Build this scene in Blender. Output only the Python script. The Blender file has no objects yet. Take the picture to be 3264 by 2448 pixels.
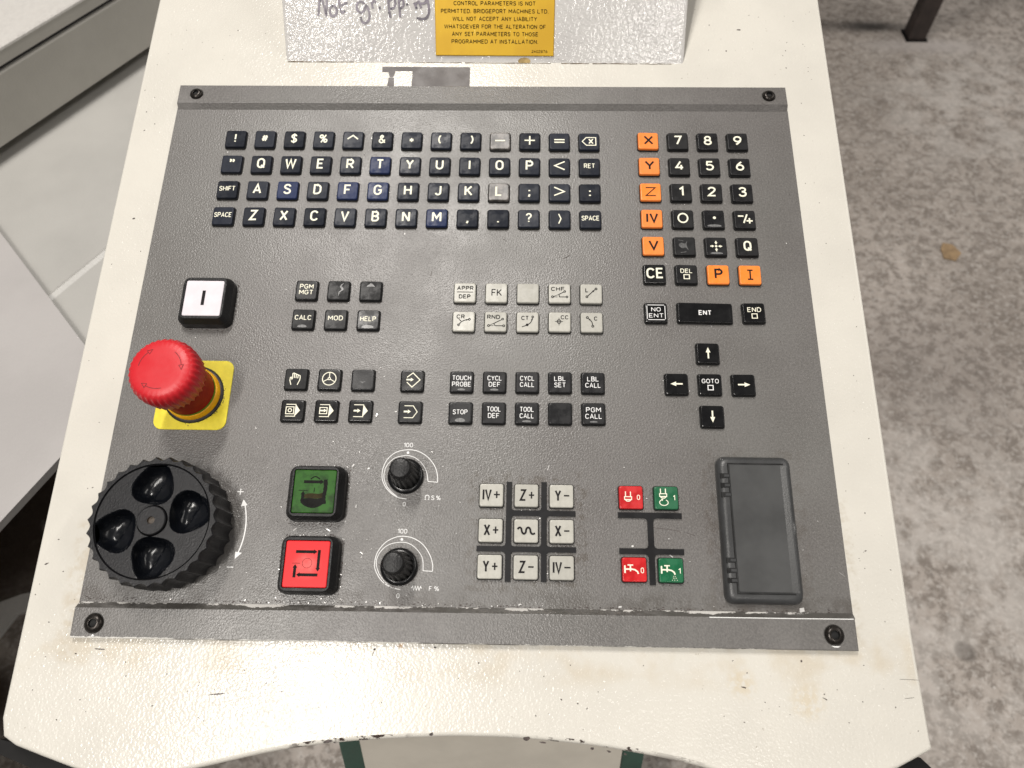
import bpy, math, random
from mathutils import Matrix, Vector
sc = bpy.context.scene
COL = sc.collection
R = math.radians
S = 0.001                                   # builders work in millimetres
rnd = random.Random(7)

# ------------------------------------------------------------------ camera
TILT = 15.0
PANEL = Matrix.Translation((0, 0, 1.0)) @ Matrix.Rotation(R(TILT), 4, 'X')   # panel frame: x right, y up the panel, z out of it
cam_d = bpy.data.cameras.new('camera')
cam = bpy.data.objects.new('camera', cam_d)
COL.objects.link(cam)
cam_m = Matrix(((0.99978859, -0.01326605, 0.01570954, 0.18827523),
                (0.01979051, 0.82812603, -0.56019248, -0.40080581),
                (-0.00557794, 0.56038495, 0.82821350, 1.31530182),
                (0, 0, 0, 1)))
cam.matrix_world = cam_m
cam_d.sensor_width = 36.0
cam_d.lens = 2400.0 / 3264.0 * 36.0
cam_d.clip_start = 0.02
cam_d.clip_end = 60.0
cam_d.dof.use_dof = True
cam_d.dof.focus_distance = 0.44
cam_d.dof.aperture_fstop = 11.5
sc.camera = cam

# ------------------------------------------------------------------ world and lamps (workshop strip lights overhead)
world = bpy.data.worlds.new('World')
sc.world = world
world.use_nodes = True
bg = world.node_tree.nodes['Background']
bg.inputs['Color'].default_value = (1.0, 0.97, 0.945, 1)
bg.inputs['Strength'].default_value = 0.20

def strip(name, x, y, z, length, width, ang, power, col=(1.0, 0.955, 0.90)):
    d = bpy.data.lights.new(name, 'AREA')
    d.shape = 'RECTANGLE'
    d.size = length
    d.size_y = width
    d.energy = power
    d.color = col
    o = bpy.data.objects.new(name, d)
    COL.objects.link(o)
    o.location = (x, y, z)
    o.rotation_euler = (0, 0, R(ang))
    return o

strip('strip_lamp', -0.62, -1.22, 3.35, 0.80, 0.11, 77, 38)
strip('strip_lamp', -0.20, 0.64, 3.35, 0.86, 0.11, 77, 42)
strip('strip_lamp', 2.75, 0.55, 3.35, 2.6, 0.16, 77, 38)
strip('strip_lamp', -0.75, -2.05, 3.10, 1.2, 0.09, 77, 13)
strip('strip_lamp', 0.78, -2.00, 3.10, 1.2, 0.09, 77, 13)

sc.view_settings.view_transform = 'Standard'
sc.view_settings.look = 'None'
sc.view_settings.exposure = 0.0
sc.view_settings.gamma = 1.0
sc.cycles.max_bounces = 6

# ------------------------------------------------------------------ materials
class NT:
    """small helper around a node tree"""
    def __init__(self, m):
        self.t = m.node_tree
        self.n = self.t.nodes
        self.bsdf = self.n['Principled BSDF']
        self.tc = self.n.new('ShaderNodeTexCoord')
    def link(self, a, b):
        self.t.links.new(a, b)
    def setv(self, sock, v):
        if isinstance(v, bpy.types.NodeSocket):
            self.link(v, sock)
        elif isinstance(v, (tuple, list)) and len(v) == 3 and sock.type == 'RGBA':
            sock.default_value = (*v, 1)
        else:
            sock.default_value = v
    def co(self, scale=(1, 1, 1), loc=(0, 0, 0)):
        mp = self.n.new('ShaderNodeMapping')
        mp.inputs['Scale'].default_value = scale
        mp.inputs['Location'].default_value = loc
        self.link(self.tc.outputs['Object'], mp.inputs['Vector'])
        return mp.outputs['Vector']
    def noise(self, scale, detail=2, rough=.5, stretch=(1, 1, 1), loc=(0, 0, 0), dist=0):
        k = self.n.new('ShaderNodeTexNoise')
        k.inputs['Scale'].default_value = scale
        k.inputs['Detail'].default_value = detail
        k.inputs['Roughness'].default_value = rough
        k.inputs['Distortion'].default_value = dist
        self.link(self.co(stretch, loc), k.inputs['Vector'])
        return k.outputs['Fac']
    def voro(self, scale, stretch=(1, 1, 1), feature='SMOOTH_F1', rnd=1.0):
        k = self.n.new('ShaderNodeTexVoronoi')
        k.feature = feature
        k.inputs['Scale'].default_value = scale
        k.inputs['Randomness'].default_value = rnd
        self.link(self.co(stretch), k.inputs['Vector'])
        return k.outputs['Distance']
    def ramp(self, v, lo, hi, a=0.0, b=1.0):
        k = self.n.new('ShaderNodeMapRange')
        k.interpolation_type = 'SMOOTHSTEP'
        self.setv(k.inputs['Value'], v)
        k.inputs['From Min'].default_value = lo
        k.inputs['From Max'].default_value = hi
        k.inputs['To Min'].default_value = a
        k.inputs['To Max'].default_value = b
        return k.outputs['Result']
    def math(self, op, a, b=0.0):
        k = self.n.new('ShaderNodeMath')
        k.operation = op
        self.setv(k.inputs[0], a)
        self.setv(k.inputs[1], b)
        return k.outputs[0]
    def mul(self, *v):
        o = v[0]
        for x in v[1:]:
            o = self.math('MULTIPLY', o, x)
        return o
    def add(self, *v):
        o = v[0]
        for x in v[1:]:
            o = self.math('ADD', o, x)
        return o
    def mix(self, f, a, b):
        k = self.n.new('ShaderNodeMix')
        k.data_type = 'RGBA'
        self.setv(k.inputs['Factor'], f)
        self.setv(k.inputs[6], a)
        self.setv(k.inputs[7], b)
        return k.outputs[2]
    def xyz(self):
        k = self.n.new('ShaderNodeSeparateXYZ')
        self.link(self.tc.outputs['Object'], k.inputs[0])
        return k.outputs
    def box(self, x0, x1, y0, y1, soft):
        """1 inside a rectangle of the object's own xy, in mm"""
        x, y, _ = self.xyz()
        q = [self.ramp(x, (x0 - soft) * S, x0 * S), self.ramp(x, x1 * S, (x1 + soft) * S, 1, 0),
             self.ramp(y, (y0 - soft) * S, y0 * S), self.ramp(y, y1 * S, (y1 + soft) * S, 1, 0)]
        return self.mul(*q)
    def spot(self, p, r0, r1, stretch=(1, 1)):
        """1 within r0, 0 beyond r1 of point p (metres)"""
        x, y, _ = self.xyz()
        dx = self.mul(self.math('SUBTRACT', x, p[0]), stretch[0])
        dy = self.mul(self.math('SUBTRACT', y, p[1]), stretch[1])
        d = self.math('SQRT', self.add(self.mul(dx, dx), self.mul(dy, dy)))
        return self.ramp(d, r0, r1, 1, 0)
    def bump(self, h, dist, strength=1.0):
        k = self.n.new('ShaderNodeBump')
        k.inputs['Strength'].default_value = strength
        k.inputs['Distance'].default_value = dist
        self.link(h, k.inputs['Height'])
        self.link(k.outputs['Normal'], self.bsdf.inputs['Normal'])
    def out(self, color=None, rough=None, metal=None):
        if color is not None: self.setv(self.bsdf.inputs['Base Color'], color)
        if rough is not None: self.setv(self.bsdf.inputs['Roughness'], rough)
        if metal is not None: self.setv(self.bsdf.inputs['Metallic'], metal)

def new_mat(name):
    m = bpy.data.materials.new(name)
    m.use_nodes = True
    return m, NT(m)

def plain(name, col, rough=.5, metal=0.0, var=.12, vscale=400, bump=None, spec=.5, each=0.0):
    """a plain material with a little grain of its own"""
    m, t = new_mat(name)
    f = t.noise(vscale, 3, .6)
    dark = tuple(c * (1 - var) for c in col)
    lite = tuple(min(1, c * (1 + var)) for c in col)
    t.out(t.mix(t.ramp(f, .3, .7), dark, lite), t.ramp(t.noise(vscale * .3, 2), .3, .7, rough * .85, min(1, rough * 1.15)), metal)
    t.bsdf.inputs['Specular IOR Level'].default_value = spec
    if each:       # every object made of it has its own wear: a little more or less gloss and colour
        oi = t.n.new('ShaderNodeObjectInfo').outputs['Random']
        k = t.ramp(oi, 0, 1, 1 - each, 1 + each)
        c0 = t.mix(t.ramp(f, .3, .7), dark, lite)
        hs = t.n.new('ShaderNodeHueSaturation')
        t.link(c0, hs.inputs['Color']); t.link(k, hs.inputs['Value'])
        t.link(hs.outputs['Color'], t.bsdf.inputs['Base Color'])
        grease = t.ramp(t.noise(190, 3, .6), .4, .65, .75, 1.15)
        t.link(t.mul(grease, t.ramp(oi, 0, 1, rough * 1.25, rough * .8)), t.bsdf.inputs['Roughness'])
    if bump:
        t.bump(t.noise(bump[0], 2), bump[1])
    return m

# cream orange-peel paint of the console
def cream_paint(name, base, grime=True):
    m, t = new_mat(name)
    big = t.noise(14, 4, .6)
    col = t.mix(t.ramp(big, .35, .7), base, tuple(c * .93 for c in base))
    if grime:
        under = t.mul(t.box(-60, 400, -317, -303, 12), t.ramp(t.noise(38, 3, .6), .42, .66))
        col = t.mix(t.mul(under, .26), col, (.46, .34, .17))
        left = t.mul(t.box(-49, -43, -315, -250, 6), t.ramp(t.noise(120, 3, .7), .42, .66))
        col = t.mix(t.mul(left, .30), col, (.42, .32, .18))
        right = t.mul(t.box(357, 362, -300, -230, 5), t.ramp(t.noise(110, 3, .7), .42, .68))
        col = t.mix(t.mul(right, .32), col, (.33, .26, .15))
        for p, r in (((.1267, -.3068), .0022), ((.332, -.3300), .012), ((.30, -.322), .010)):
            f = t.mul(t.spot(p, r * .2, r), t.ramp(t.noise(300, 2), .35, .6))
            col = t.mix(t.mul(f, .8 if r < .003 else .35), col, (.40, .19, .03) if r < .003 else (.55, .42, .22))
        fine = t.mul(t.ramp(t.noise(520, 2, .5), .71, .76), t.ramp(t.noise(30, 2), .45, .7))
        col = t.mix(t.mul(fine, .55), col, (.22, .18, .13))
    t.out(col, t.ramp(t.noise(25, 2), .3, .7, .17, .27))
    h = t.add(t.noise(860, 1, .4, dist=.3), t.mul(t.noise(430, 1), .7))
    t.bump(t.mul(h, t.ramp(t.noise(11, 2), .35, .65, .6, 1.1)), .00028, .6)
    return m

CREAM = cream_paint('cream_paint', (.645, .62, .56))
def edge_paint():
    m, t = new_mat('chipped_cream_edge')
    f = t.mul(t.ramp(t.noise(150, 4, .7, stretch=(.6, 1, 1)), .52, .56), t.ramp(t.noise(14, 1, loc=(.3, 0, 0)), .44, .58))
    m_ = t.mul(f, t.box(85, 270, -400, -330, 20))
    t.out(t.mix(m_, (.645, .62, .56), (.035, .02, .015)), t.ramp(m_, 0, 1, .4, .8))
    t.bump(t.noise(500, 2), .0003, .4)
    return m
EDGE = edge_paint()
def glossy_white():
    m, t = new_mat('glossy_white_paint')
    col = t.mix(t.ramp(t.noise(30, 3), .4, .7), (.62, .605, .585), (.57, .555, .54))
    sp = t.ramp(t.noise(420, 2), .74, .77)
    t.out(t.mix(t.mul(sp, .6), col, (.08, .07, .06)), .085)
    h = t.add(t.noise(400, 1, .4, dist=.3), t.mul(t.noise(760, 1), .3))
    t.bump(h, .00042, .7)
    t.bsdf.inputs['Specular IOR Level'].default_value = .5
    return m
WHITE_GLOSS = glossy_white()

def panel_grey(name, chips=None):
    m, t = new_mat(name)
    base = (.118, .110, .104)
    grain = t.noise(900, 3, .7)
    col = t.mix(t.ramp(grain, .3, .7), tuple(c * .76 for c in base), tuple(c * 1.25 for c in base))
    patch = t.ramp(t.noise(16, 4, .6), .38, .7)
    col = t.mix(t.mul(patch, .16), col, (.10, .092, .086))
    rough = t.ramp(t.noise(22, 3), .3, .7, .33, .45)
    if chips is None:
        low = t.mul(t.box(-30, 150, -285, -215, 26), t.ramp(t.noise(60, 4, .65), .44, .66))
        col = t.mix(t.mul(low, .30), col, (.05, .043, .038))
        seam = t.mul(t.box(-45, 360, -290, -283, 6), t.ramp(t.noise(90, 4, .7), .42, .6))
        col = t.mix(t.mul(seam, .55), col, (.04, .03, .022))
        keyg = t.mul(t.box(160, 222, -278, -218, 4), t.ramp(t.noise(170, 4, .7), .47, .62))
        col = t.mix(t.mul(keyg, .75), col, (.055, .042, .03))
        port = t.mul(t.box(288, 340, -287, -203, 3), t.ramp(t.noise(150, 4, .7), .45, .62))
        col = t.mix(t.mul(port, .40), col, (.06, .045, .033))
    if chips == 'bevel':
        x, y, z = t.xyz()
        # bare primer shows where the paint has flaked off the plate side of the bevel, in ragged lengths
        lng = t.noise(30, 2, .5, stretch=(1, 0, 0))
        jag = t.noise(420, 4, .7, stretch=(.6, 1, 1))
        q = t.add(t.math('SUBTRACT', lng, .5), t.mul(t.math('SUBTRACT', jag, .5), .55))
        h_ = t.ramp(z, .0002, .0026)
        a = t.ramp(t.math('SUBTRACT', t.add(q, .012), t.mul(h_, .26)), 0, .02)
        rust = t.ramp(t.noise(90, 4, .7, stretch=(.5, 1, 1), loc=(.7, .2, 0)), .42, .56)
        col = t.mix(t.mul(rust, .75), col, (.045, .04, .034))
        col = t.mix(a, col, (.66, .64, .61))
    if chips == 'bar':
        x, y, z = t.xyz()
        jag = t.mul(t.noise(330, 3, .7), .0016)
        e = t.ramp(t.add(y, t.mul(jag, 1.0)), -.3050, -.3046, 1, 0)
        col = t.mix(t.mul(e, t.ramp(t.noise(35, 2), .42, .5)), col, (.70, .68, .63))
        worn = t.mul(t.ramp(t.noise(24, 3, .6), .5, .7), .3)
        col = t.mix(worn, col, (.21, .20, .19))
    tint = t.ramp(t.noise(9, 2, loc=(.2, .5, 0)), .35, .65)
    col = t.mix(t.mul(tint, .5), col, t.mix(.5, col, (.150, .152, .138)))
    t.out(col, rough)
    t.bsdf.inputs['Specular IOR Level'].default_value = .8
    h = t.add(t.noise(980, 1, .5), t.mul(t.noise(1700, 1), .4))
    t.bump(h, .00025, .7)
    return m
GREY = panel_grey('grey_textured_paint')
GREY_BAR = panel_grey('grey_textured_bar', 'bar')
GREY_BEVEL = panel_grey('grey_chipped_bevel', 'bevel')

NAVY = plain('navy_black_plastic', (.0105, .0135, .0225), .5, spec=.2, var=.15, vscale=900, each=.25)
BLUE = plain('dark_blue_plastic', (.009, .018, .062), .5, spec=.2, var=.12, vscale=900, each=.25)
BLACK_KEY = plain('black_plastic', (.0085, .0085, .0095), .40, spec=.3, var=.15, vscale=900, each=.25)
GLOSS_BLACK = plain('shiny_black_plastic', (.004, .004, .0045), .24, spec=.4, var=.2, vscale=600)
def worn_plastic():
    m, t = new_mat('worn_key_plastic')
    f = t.ramp(t.noise(260, 3), .38, .7)
    t.out(t.mix(f, (.045, .042, .040), (.16, .145, .135)), .3)
    return m
WORN = worn_plastic()
ORANGE = plain('orange_plastic', (.88, .230, .030), .45, var=.05, vscale=600, each=.07)
LIGHT_KEY = plain('light_grey_plastic', (.435, .425, .38), .42, var=.05, vscale=500, each=.07)
RED_KEY = plain('red_plastic', (.50, .012, .014), .35, var=.15, vscale=220, each=.07)
GREEN_KEY = plain('green_plastic', (.006, .115, .045), .35, var=.12, vscale=300, each=.07)
GAP = plain('black_gap', (.004, .004, .004), .8)
IVORY = plain('ivory_print', (.86, .84, .68), .6, var=.03)
WHITE_PRINT = plain('white_print', (.80, .80, .79), .6, var=.05)
DARK_PRINT = plain('dark_print', (.010, .009, .010), .6, var=.05, spec=.15)
SMEAR = plain('worn_smear', (.10, .10, .10), .3, var=.3, vscale=900)
GLINT_PAINT = plain('painted_glint', (.17, .17, .17), .3, var=.3, vscale=900)  # highlight colour for the painted crescents on key caps
BEZEL = plain('black_bezel_plastic', (.0075, .0075, .008), .42, spec=.35, var=.2, vscale=300, bump=(900, .0002))
WHEEL = plain('black_wheel_plastic', (.009, .009, .0105), .42, spec=.35, var=.2, vscale=400, bump=(1100, .00015))
POCKET = plain('glossy_wheel_pocket', (.0035, .0042, .006), .22, spec=.35, var=.2, vscale=200, bump=(120, .0010))
RIB = plain('black_rib_plastic', (.0065, .0065, .0075), .45, spec=.25, var=.2, vscale=400)
ESTOP = plain('red_matte_plastic', (.58, .013, .021), .42, var=.015, vscale=300, bump=(1500, .00003))
ESTOP_STEM = plain('faded_red_stem', (.30, .014, .010), .6, var=.10, vscale=300, spec=.12)
YELLOW = plain('yellow_plate', (.78, .66, .035), .45, var=.06, vscale=260)
AMBER = plain('amber_collar', (.82, .40, .006), .35, var=.10, vscale=300)
GREEN_RING = plain('green_ring', (.05, .20, .01), .4)
GRIME = plain('oily_grime', (.017, .014, .011), .55, var=.4, vscale=600)
LENS_WHITE = plain('white_lens', (.74, .70, .74), .22, var=.04, vscale=120)
def red_lens():
    m, t = new_mat('red_lens')
    f = t.mul(t.spot((0, -.0005), .001, .009), t.ramp(t.noise(260, 3, .6), .3, .7, .5, 1))
    t.out(t.mix(t.mul(f, .65), (.70, .020, .024), (.80, .20, .18)), .36)
    t.bsdf.inputs['Specular IOR Level'].default_value = .2
    return m
LENS_RED = red_lens()
def green_lens():
    m, t = new_mat('green_lens')
    f = t.ramp(t.noise(170, 4, .7), .42, .66)
    e = t.mul(t.ramp(t.noise(90, 3), .5, .64), .6)
    c = t.mix(f, (.026, .105, .012), (.014, .062, .007))
    t.out(t.mix(e, c, (.012, .026, .005)), .36)
    t.bsdf.inputs['Specular IOR Level'].default_value = .2
    return m
LENS_GREEN = green_lens()
BROWN_FILM = plain('brown_oil_film', (.026, .020, .006), .5, var=.4, vscale=350, spec=.1)
LENS_PRINT = plain('lens_print', (.006, .006, .005), .5, var=.3, vscale=600, spec=.1)
RED_PRINT = plain('red_lens_print', (.12, .012, .014), .5, var=.3, vscale=500, spec=.1)
LID = plain('grey_flap_plastic', (.064, .065, .065), .30, var=.14, vscale=45, bump=(1000, .00006))
COVER = plain('dark_grey_cover_plastic', (.040, .041, .042), .36, var=.16, vscale=70, bump=(1000, .00008))
SCREW = plain('black_oxide_steel', (.030, .026, .023), .30, .7, var=.35, vscale=900)
def brass():
    m, t = new_mat('yellow_anodised_plate')
    c = t.mix(t.ramp(t.noise(60, 3, stretch=(1, .25, 1)), .35, .7), (.60, .36, .006), (.54, .31, .004))
    sp = t.ramp(t.noise(420, 2, stretch=(1, .4, 1)), .70, .74)
    t.out(t.mix(t.mul(sp, .5), c, (.85, .65, .15)), .40, .25)
    return m
BRASS = brass()
INK = plain('plate_ink', (.012, .008, .002), .6, spec=.1)
MARKER = plain('faded_violet_marker', (.17, .15, .18), .3, var=.4, vscale=260)
MARKER_DARK = plain('dark_marker_dots', (.05, .045, .07), .3)
SEAM = plain('rusty_seam', (.10, .065, .03), .7, var=.6, vscale=240)
DECAL = plain('grey_decal', (.105, .095, .092), .5, var=.04, vscale=300)
SWARF = plain('bright_swarf', (.75, .74, .72), .28, .35, var=.1)
SPECK = plain('dark_speck', (.05, .036, .032), .6, var=.5, vscale=500)

def concrete():
    m, t = new_mat('worn_concrete')
    a = t.noise(2.2, 5, .6)
    b = t.noise(33, 7, .76, dist=.4)
    c = t.noise(85, 5, .75)
    col = t.mix(t.ramp(a, .35, .65), (.37, .325, .288), (.49, .436, .392))
    col = t.mix(t.mul(t.ramp(t.noise(5, 5, .65, loc=(1, 2, 0)), .46, .66), .4), col, (.22, .19, .165))
    col = t.mix(t.mul(t.ramp(b, .45, .57), .80), col, (.195, .166, .142))
    col = t.mix(t.mul(t.ramp(c, .50, .62), .55), col, (.62, .58, .54))
    col = t.mix(t.mul(t.ramp(t.noise(85, 4, .7, loc=(3, 1, 0)), .57, .68), .5), col, (.125, .108, .094))
    fl = t.ramp(t.noise(130, 1), .74, .77)
    col = t.mix(t.mul(fl, .8), col, (.66, .63, .60))
    pale = t.mul(t.add(t.spot((1.0, .10), .05, .40, (1, .7)), t.spot((1.45, 1.45), .1, .45)), t.ramp(t.noise(9, 4, .7, loc=(4, 0, 0)), .42, .58))
    col = t.mix(t.mul(pale, .5), col, (.66, .62, .58))
    # oil soaked floor beside the machine, marks near the bench and one round drip
    oil = t.mul(t.add(t.spot((-.82, .20), .14, .34), t.spot((-.70, -.16), .03, .09)), t.ramp(t.noise(8, 4, .7), .30, .42))
    col = t.mix(t.math('MINIMUM', t.mul(oil, .95), .95), col, (.034, .019, .010))
    for p, r0, r1, st, cc, f in (((1.24, 1.84), .01, .07, (.6, 1.8), (.05, .045, .04), .85), ((.941, -.047), .012, .022, (1, 1), (.09, .08, .07), .55),
                                 ((1.38, 1.74), .02, .12, (.45, 2.0), (.50, .46, .44), .6), ((1.05, .55), .05, .30, (1, 1), (.12, .10, .09), .35)):
        col = t.mix(t.mul(t.spot(p, r0, r1, st), f), col, cc)
    t.out(col, t.ramp(b, .3, .7, .45, .75))
    t.bump(c, .002, .5)
    return m
CONCRETE = concrete()
ENCL_WHITE = plain('white_textured_sheet', (.58, .56, .53), .5, var=.03, vscale=160, bump=(330, .0008))
ENCL_GREY = plain('warm_grey_sheet', (.37, .355, .32), .42, var=.05, vscale=14, bump=(400, .0003))
ENCL_DARK = plain('dark_seal', (.035, .033, .035), .6)
TRAY = plain('pale_tray_sheet', (.45, .44, .415), .40, var=.05, vscale=9, bump=(400, .0003))
TRAY2 = plain('pale_splash_sheet', (.46, .44, .43), .40, var=.05, vscale=9, bump=(400, .0003))
PED_CREAM = plain('pedestal_cream', (.66, .62, .54), .5, var=.06, vscale=20)
PED_GREEN = plain('dark_green_paint', (.010, .065, .046), .4, var=.15, vscale=40)
BENCH = plain('dark_brown_steel', (.038, .028, .025), .5, var=.3, vscale=30)
RUBBER = plain('black_rubber', (.006, .0055, .0055), .5, var=.3, vscale=80, spec=.2)
LEAF = plain('tan_scrap', (.33, .225, .125), .7, var=.2, vscale=60)

# ------------------------------------------------------------------ mesh helpers (mm in, metres out)
class MB:
    def __init__(self):
        self.v, self.f, self.mi, self.sm = [], [], [], []
    def verts(self, pts):
        b = len(self.v)
        self.v += [tuple(p) for p in pts]
        return b
    def face(self, idx, m=0, smooth=False):
        self.f.append(tuple(idx)); self.mi.append(m); self.sm.append(smooth)
    def loft(self, loops, m=0, cap0=False, cap1=True, smooth=False, ms=None):
        n = len(loops[0])
        bs = [self.verts(l) for l in loops]
        for k in range(len(loops) - 1):
            mm = ms[k] if ms else m
            for i in range(n):
                j = (i + 1) % n
                self.face((bs[k] + i, bs[k] + j, bs[k + 1] + j, bs[k + 1] + i), mm, smooth)
        if cap0: self.face([bs[0] + i for i in range(n)][::-1], ms[0] if ms else m)
        if cap1: self.face([bs[-1] + i for i in range(n)], ms[-1] if ms else m, smooth)
    def prism(self, poly, z0, z1, m=0, bottom=False):
        self.loft([[(x, y, z0) for x, y in poly], [(x, y, z1) for x, y in poly]], m, bottom, True)
    def box(self, x0, x1, y0, y1, z0, z1, m=0, bevel=0):
        b = bevel
        p = lambda q: [(x0 + q, y0 + q), (x1 - q, y0 + q), (x1 - q, y1 - q), (x0 + q, y1 - q)]
        L = [[(x, y, z0) for x, y in p(0)]]
        if b:
            L += [[(x, y, z1 - b) for x, y in p(0)], [(x, y, z1) for x, y in p(b)]]
        else:
            L += [[(x, y, z1) for x, y in p(0)]]
        self.loft(L, m, True, True)
    def flat(self, poly, z, m=0):
        b = self.verts([(x, y, z) for x, y in poly])
        self.face(range(b, b + len(poly)), m)
    def stroke(self, pts, w, z, m=0, closed=False, taper=None):
        n = len(pts)
        if n < 2: return
        h = w / 2.0
        L, Rr = [], []
        for i in range(n):
            p = Vector(pts[i])
            a = Vector(pts[(i - 1) % n]) if (i > 0 or closed) else None
            c = Vector(pts[(i + 1) % n]) if (i < n - 1 or closed) else None
            d1 = (p - a).normalized() if a is not None else None
            d2 = (c - p).normalized() if c is not None else None
            if d1 is None: d1 = d2
            if d2 is None: d2 = d1
            t = (d1 + d2)
            t = t.normalized() if t.length > 1e-6 else d1
            nn = Vector((-t.y, t.x))
            k = 1.0 / max(.45, abs(nn.dot(Vector((-d1.y, d1.x)))))
            hh = h * (taper[i] if taper else 1)
            L.append((p.x + nn.x * hh * k, p.y + nn.y * hh * k, z))
            Rr.append((p.x - nn.x * hh * k, p.y - nn.y * hh * k, z))
        bl, br = self.verts(L), self.verts(Rr)
        for i in range(n if closed else n - 1):
            j = (i + 1) % n
            self.face((br + i, br + j, bl + j, bl + i), m)
    def add_mesh(self, me, fn, m=0):
        b = self.verts([fn(v.co) for v in me.vertices])
        for p in me.polygons:
            self.face([b + i for i in p.vertices], m)
    def build(self, name, mats, parent=None, loc=None, label=None, auto=None, flip=None):
        me = bpy.data.meshes.new(name)
        me.from_pydata([(x * S, y * S, z * S) for x, y, z in self.v], [], self.f)
        if not isinstance(mats, (list, tuple)): mats = [mats]
        for k in mats: me.materials.append(k)
        me.polygons.foreach_set('material_index', self.mi)
        me.polygons.foreach_set('use_smooth', self.sm)
        me.update()
        return link(name, me, parent, loc, label)

def link(name, me, parent=None, loc=None, label=None):
    o = bpy.data.objects.new(name, me)
    COL.objects.link(o)
    if parent is not None: o.parent = parent
    if loc is not None: o.location = [c * S for c in loc]
    if label: o['label'] = label
    return o

def thing(name, label, cat, loc=(0, 0, 0), frame=PANEL, group=None):
    """an Empty at the thing's base, in the frame given (mm)"""
    o = bpy.data.objects.new(name, None)
    o.empty_display_size = .02
    COL.objects.link(o)
    o.matrix_world = frame @ Matrix.Translation([c * S for c in loc])
    o['label'] = label
    o['category'] = cat
    if group: o['group'] = group
    return o

def rrect(w, h, r, n=4, cx=0, cy=0):
    out = []
    for sx, sy, a0 in ((1, 1, 0), (-1, 1, 90), (-1, -1, 180), (1, -1, 270)):
        for i in range(n):
            a = R(a0 + 90 * i / (n - 1))
            out.append((cx + sx * (w / 2 - r) + r * math.cos(a), cy + sy * (h / 2 - r) + r * math.sin(a)))
    return out
def at(poly, z):
    return [(x, y, z) for x, y in poly]
def ring(r, z, n=32, cx=0, cy=0, fn=None):
    out = []
    for i in range(n):
        a = 2 * math.pi * i / n
        q = r if fn is None else fn(r, a)
        out.append((cx + q * math.cos(a), cy + q * math.sin(a), z))
    return out
def arc(cx, cy, r, a0, a1, n=10, ry=None):
    ry = ry or r
    return [(cx + r * math.cos(R(a0 + (a1 - a0) * i / n)), cy + ry * math.sin(R(a0 + (a1 - a0) * i / n))) for i in range(n + 1)]
def smooth_path(p, k=5, closed=False):
    out = []
    n = len(p)
    for i in range(n if closed else n - 1):
        a, b, c, d = (p[(i - 1) % n] if (i or closed) else p[0]), p[i], p[(i + 1) % n], (p[(i + 2) % n] if (closed or i + 2 < n) else p[-1])
        for j in range(k):
            t = j / k
            out.append(tuple(.5 * ((2 * b[q]) + (-a[q] + c[q]) * t + (2 * a[q] - 5 * b[q] + 4 * c[q] - d[q]) * t * t + (-a[q] + 3 * b[q] - 3 * c[q] + d[q]) * t ** 3) for q in (0, 1)))
    if not closed: out.append(tuple(p[-1]))
    return out

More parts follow.
